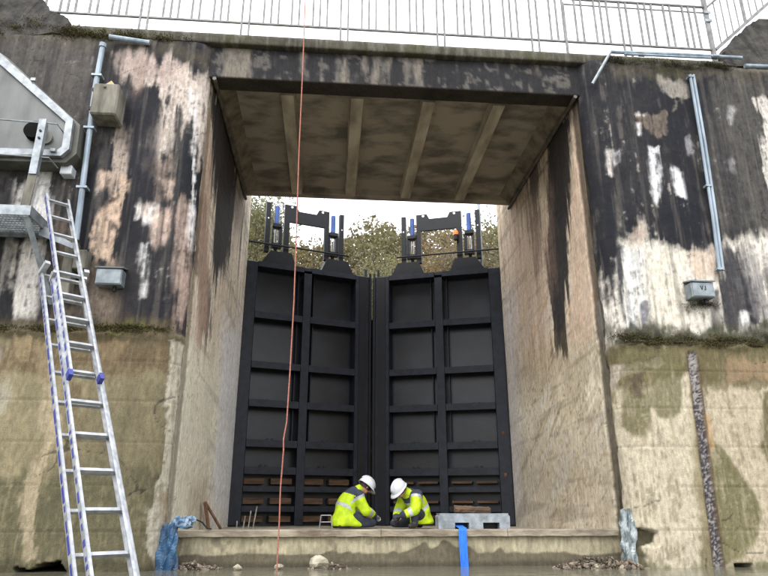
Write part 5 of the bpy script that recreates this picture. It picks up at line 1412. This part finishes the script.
def far_wood():
    rs = np.random.RandomState(8); n = 95000
    x = rs.uniform(-14, 24, n); y = rs.uniform(43, 52, n)
    top = np.interp(x, [-14, -6.5, -4, -2, 0, 1.5, 5.5, 9, 13, 24], [22.6, 22.8, 21.4, 20.5, 20.8, 21.9, 22.3, 21.8, 21.4, 21.6]) * (y / 48) + 2.2 * (vnoise(x * .55, y * .4, 3) - .5) + 1.6 * (vnoise(x * 1.7, y * 1.3, 5) - .5)
    t = 1 - rs.rand(n) ** 1.6 * 1.0
    z = 6 + (top - 6) * (1 - t ** 1.5) if False else top - (top - 8) * rs.rand(n) ** 1.1
    hole = vnoise(x * 1.1, z * 1.1, 9) + .5 * vnoise(x * 2.6, z * 2.6, 11)
    keep = hole > .12 + .5 * np.clip(1 - (top - z) / 2.2, 0, 1) * rs.rand(n)
    x, y, z = x[keep], y[keep], z[keep]; n = len(x)
    d = rs.normal(size=(n, 3)); d /= np.linalg.norm(d, axis=1)[:, None]
    e = np.cross(d, rs.normal(size=(n, 3))); e /= np.linalg.norm(e, axis=1)[:, None]
    r = rs.uniform(.12, .26, n)[:, None]; c = np.stack([x, y, z], 1)
    V = np.stack([c - d * r, c + e * r * .5, c + d * r, c - e * r * .5], 1).reshape(-1, 3)
    pal = np.array([lin(*q) for q in ((116, 111, 76), (126, 117, 86), (138, 124, 87), (101, 99, 67), (144, 128, 98))])
    zone = (vnoise(x * .35, z * .25, 21) * 5.2 + rs.normal(0, .6, n)).astype(int).clip(0, 4)
    cl = pal[zone] * rs.uniform(.7, 1.05, (n, 1))
    me = bpy.data.meshes.new('far_wood'); me.from_pydata(V.tolist(), [], np.arange(4 * n).reshape(n, 4).tolist())
    ca = me.color_attributes.new('Col', 'FLOAT_COLOR', 'POINT')
    c4 = np.ones((4 * n, 4), np.float32); c4[:, :3] = np.repeat(cl, 4, 0); ca.data.foreach_set('color', c4.reshape(-1))
    me.materials.append(M_LEAF); o = bpy.data.objects.new('far_wood', me); COL.objects.link(o)
    tag(o, 'far autumn woodland filling the view beyond the gates', 'woodland', kind='stuff')
far_wood()

# scrub along the upper bank, too dense to count
def scrub():
    rnd = random.Random(5); V, Fc, Cc = [], [], []
    for _ in range(15000):
        x = rnd.uniform(-12, 20); y = rnd.uniform(27, 38)
        hmax = 1.6 + 1.2 * math.sin(x * .9) * math.sin(x * .37 + 1) + rnd.uniform(-.3, .5) + (y - 27) * .12
        c = Vector((x, y, 5.0 + rnd.random() * max(.3, hmax)))
        u_ = Vector((rnd.gauss(0, 1), rnd.gauss(0, 1), rnd.gauss(0, 1))).normalized(); w = u_.orthogonal().normalized(); b2 = u_.cross(w)
        r = rnd.uniform(.08, .16); o0 = len(V)
        V += [c - w * r, c + b2 * r * .5, c + w * r, c - b2 * r * .5]; Fc.append((o0, o0 + 1, o0 + 2, o0 + 3))
        cl = rnd.choice(G + B + G); g = rnd.uniform(.6, 1.1); Cc += [(*[q * g for q in lin(*cl)], 1)] * 4
    me = bpy.data.meshes.new('bank_scrub'); me.from_pydata([p[:] for p in V], [], Fc)
    ca = me.color_attributes.new('Col', 'FLOAT_COLOR', 'POINT'); ca.data.foreach_set('color', np.array(Cc, np.float32).reshape(-1))
    me.materials.append(M_LEAF); o = bpy.data.objects.new('bank_scrub', me); COL.objects.link(o)
    tag(o, 'dense mixed scrub along the bank beyond the gates', 'scrub', kind='stuff')
scrub()

# moss and tufts clinging to the wall ledges
M_MOSS = attr_mat('moss', rough=.95, fine=0)
def moss(name, spans, n, label, seed):
    rnd = random.Random(seed); V, Fc, Cc = [], [], []
    cls = []
    for x0, x1, zc, spread, dens in spans:
        for _ in range(int(26 * (x1 - x0))):
            cls.append((rnd.uniform(x0, x1), zc + rnd.gauss(0, spread * .7), rnd.uniform(.015, .11), rnd.uniform(.008, .03), rnd.random() ** 2))
    wts = [q[2] * (.15 + q[4]) for q in cls]
    for cx_, cz_, sx_, sz_, _w in rnd.choices(cls, weights=wts, k=n):
        x = cx_ + rnd.gauss(0, sx_); z = cz_ + rnd.gauss(0, sz_)
        y = 7.6 - (.035 if z < 2.66 else .0) - rnd.uniform(0, .035)
        if z > 6: y = 7.6 - rnd.uniform(-.03, .03)
        c = Vector((x, y, z)); r = rnd.uniform(.006, .016)
        d = Vector((rnd.gauss(0, .6), -abs(rnd.gauss(0, .6)), rnd.gauss(.4, .7))).normalized(); s_ = d.orthogonal().normalized()
        o0 = len(V); V += [c - s_ * r * .5, c + s_ * r * .5, c + d * r * 2.0]; Fc.append((o0, o0 + 1, o0 + 2))
        t = rnd.random(); col_ = [p + (q - p) * t for p, q in zip((52, 45, 28), (82, 78, 42))]
        Cc += [(*lin(*col_), 1)] * 3
    me = bpy.data.meshes.new(name); me.from_pydata([p[:] for p in V], [], Fc)
    ca = me.color_attributes.new('Col', 'FLOAT_COLOR', 'POINT'); ca.data.foreach_set('color', np.array(Cc, np.float32).reshape(-1))
    me.materials.append(M_MOSS); o = bpy.data.objects.new(name, me); COL.objects.link(o)
    tag(o, label, 'moss', kind='stuff')
moss('ledge_moss', [(-2.75, -2.25, 2.68, .03, -1.2), (-4.6, -1.95, 2.67, .035, .1)], 5000, 'moss tufts on the ledge of the left wall', 2)
moss('ledge_moss', [(3.55, 6.0, 2.71, .055, -.3), (3.6, 6.0, 2.66, .05, -.1), (4.5, 4.85, 3.17, .03, .3)], 9000, 'dark moss tufts on the ledge of the right wall', 7)
moss('top_moss', [(-3.7, -2.0, 6.84, .05, .2), (-5, -3.6, 6.9, .1, .2)], 5000, 'moss along the top of the left wall', 12)
moss('top_moss', [(3.9, 5.8, 6.9, .06, .3)], 4000, 'moss along the top of the right wall', 15)

for o in bpy.data.objects:
    if 'origin' in o: del o['origin']
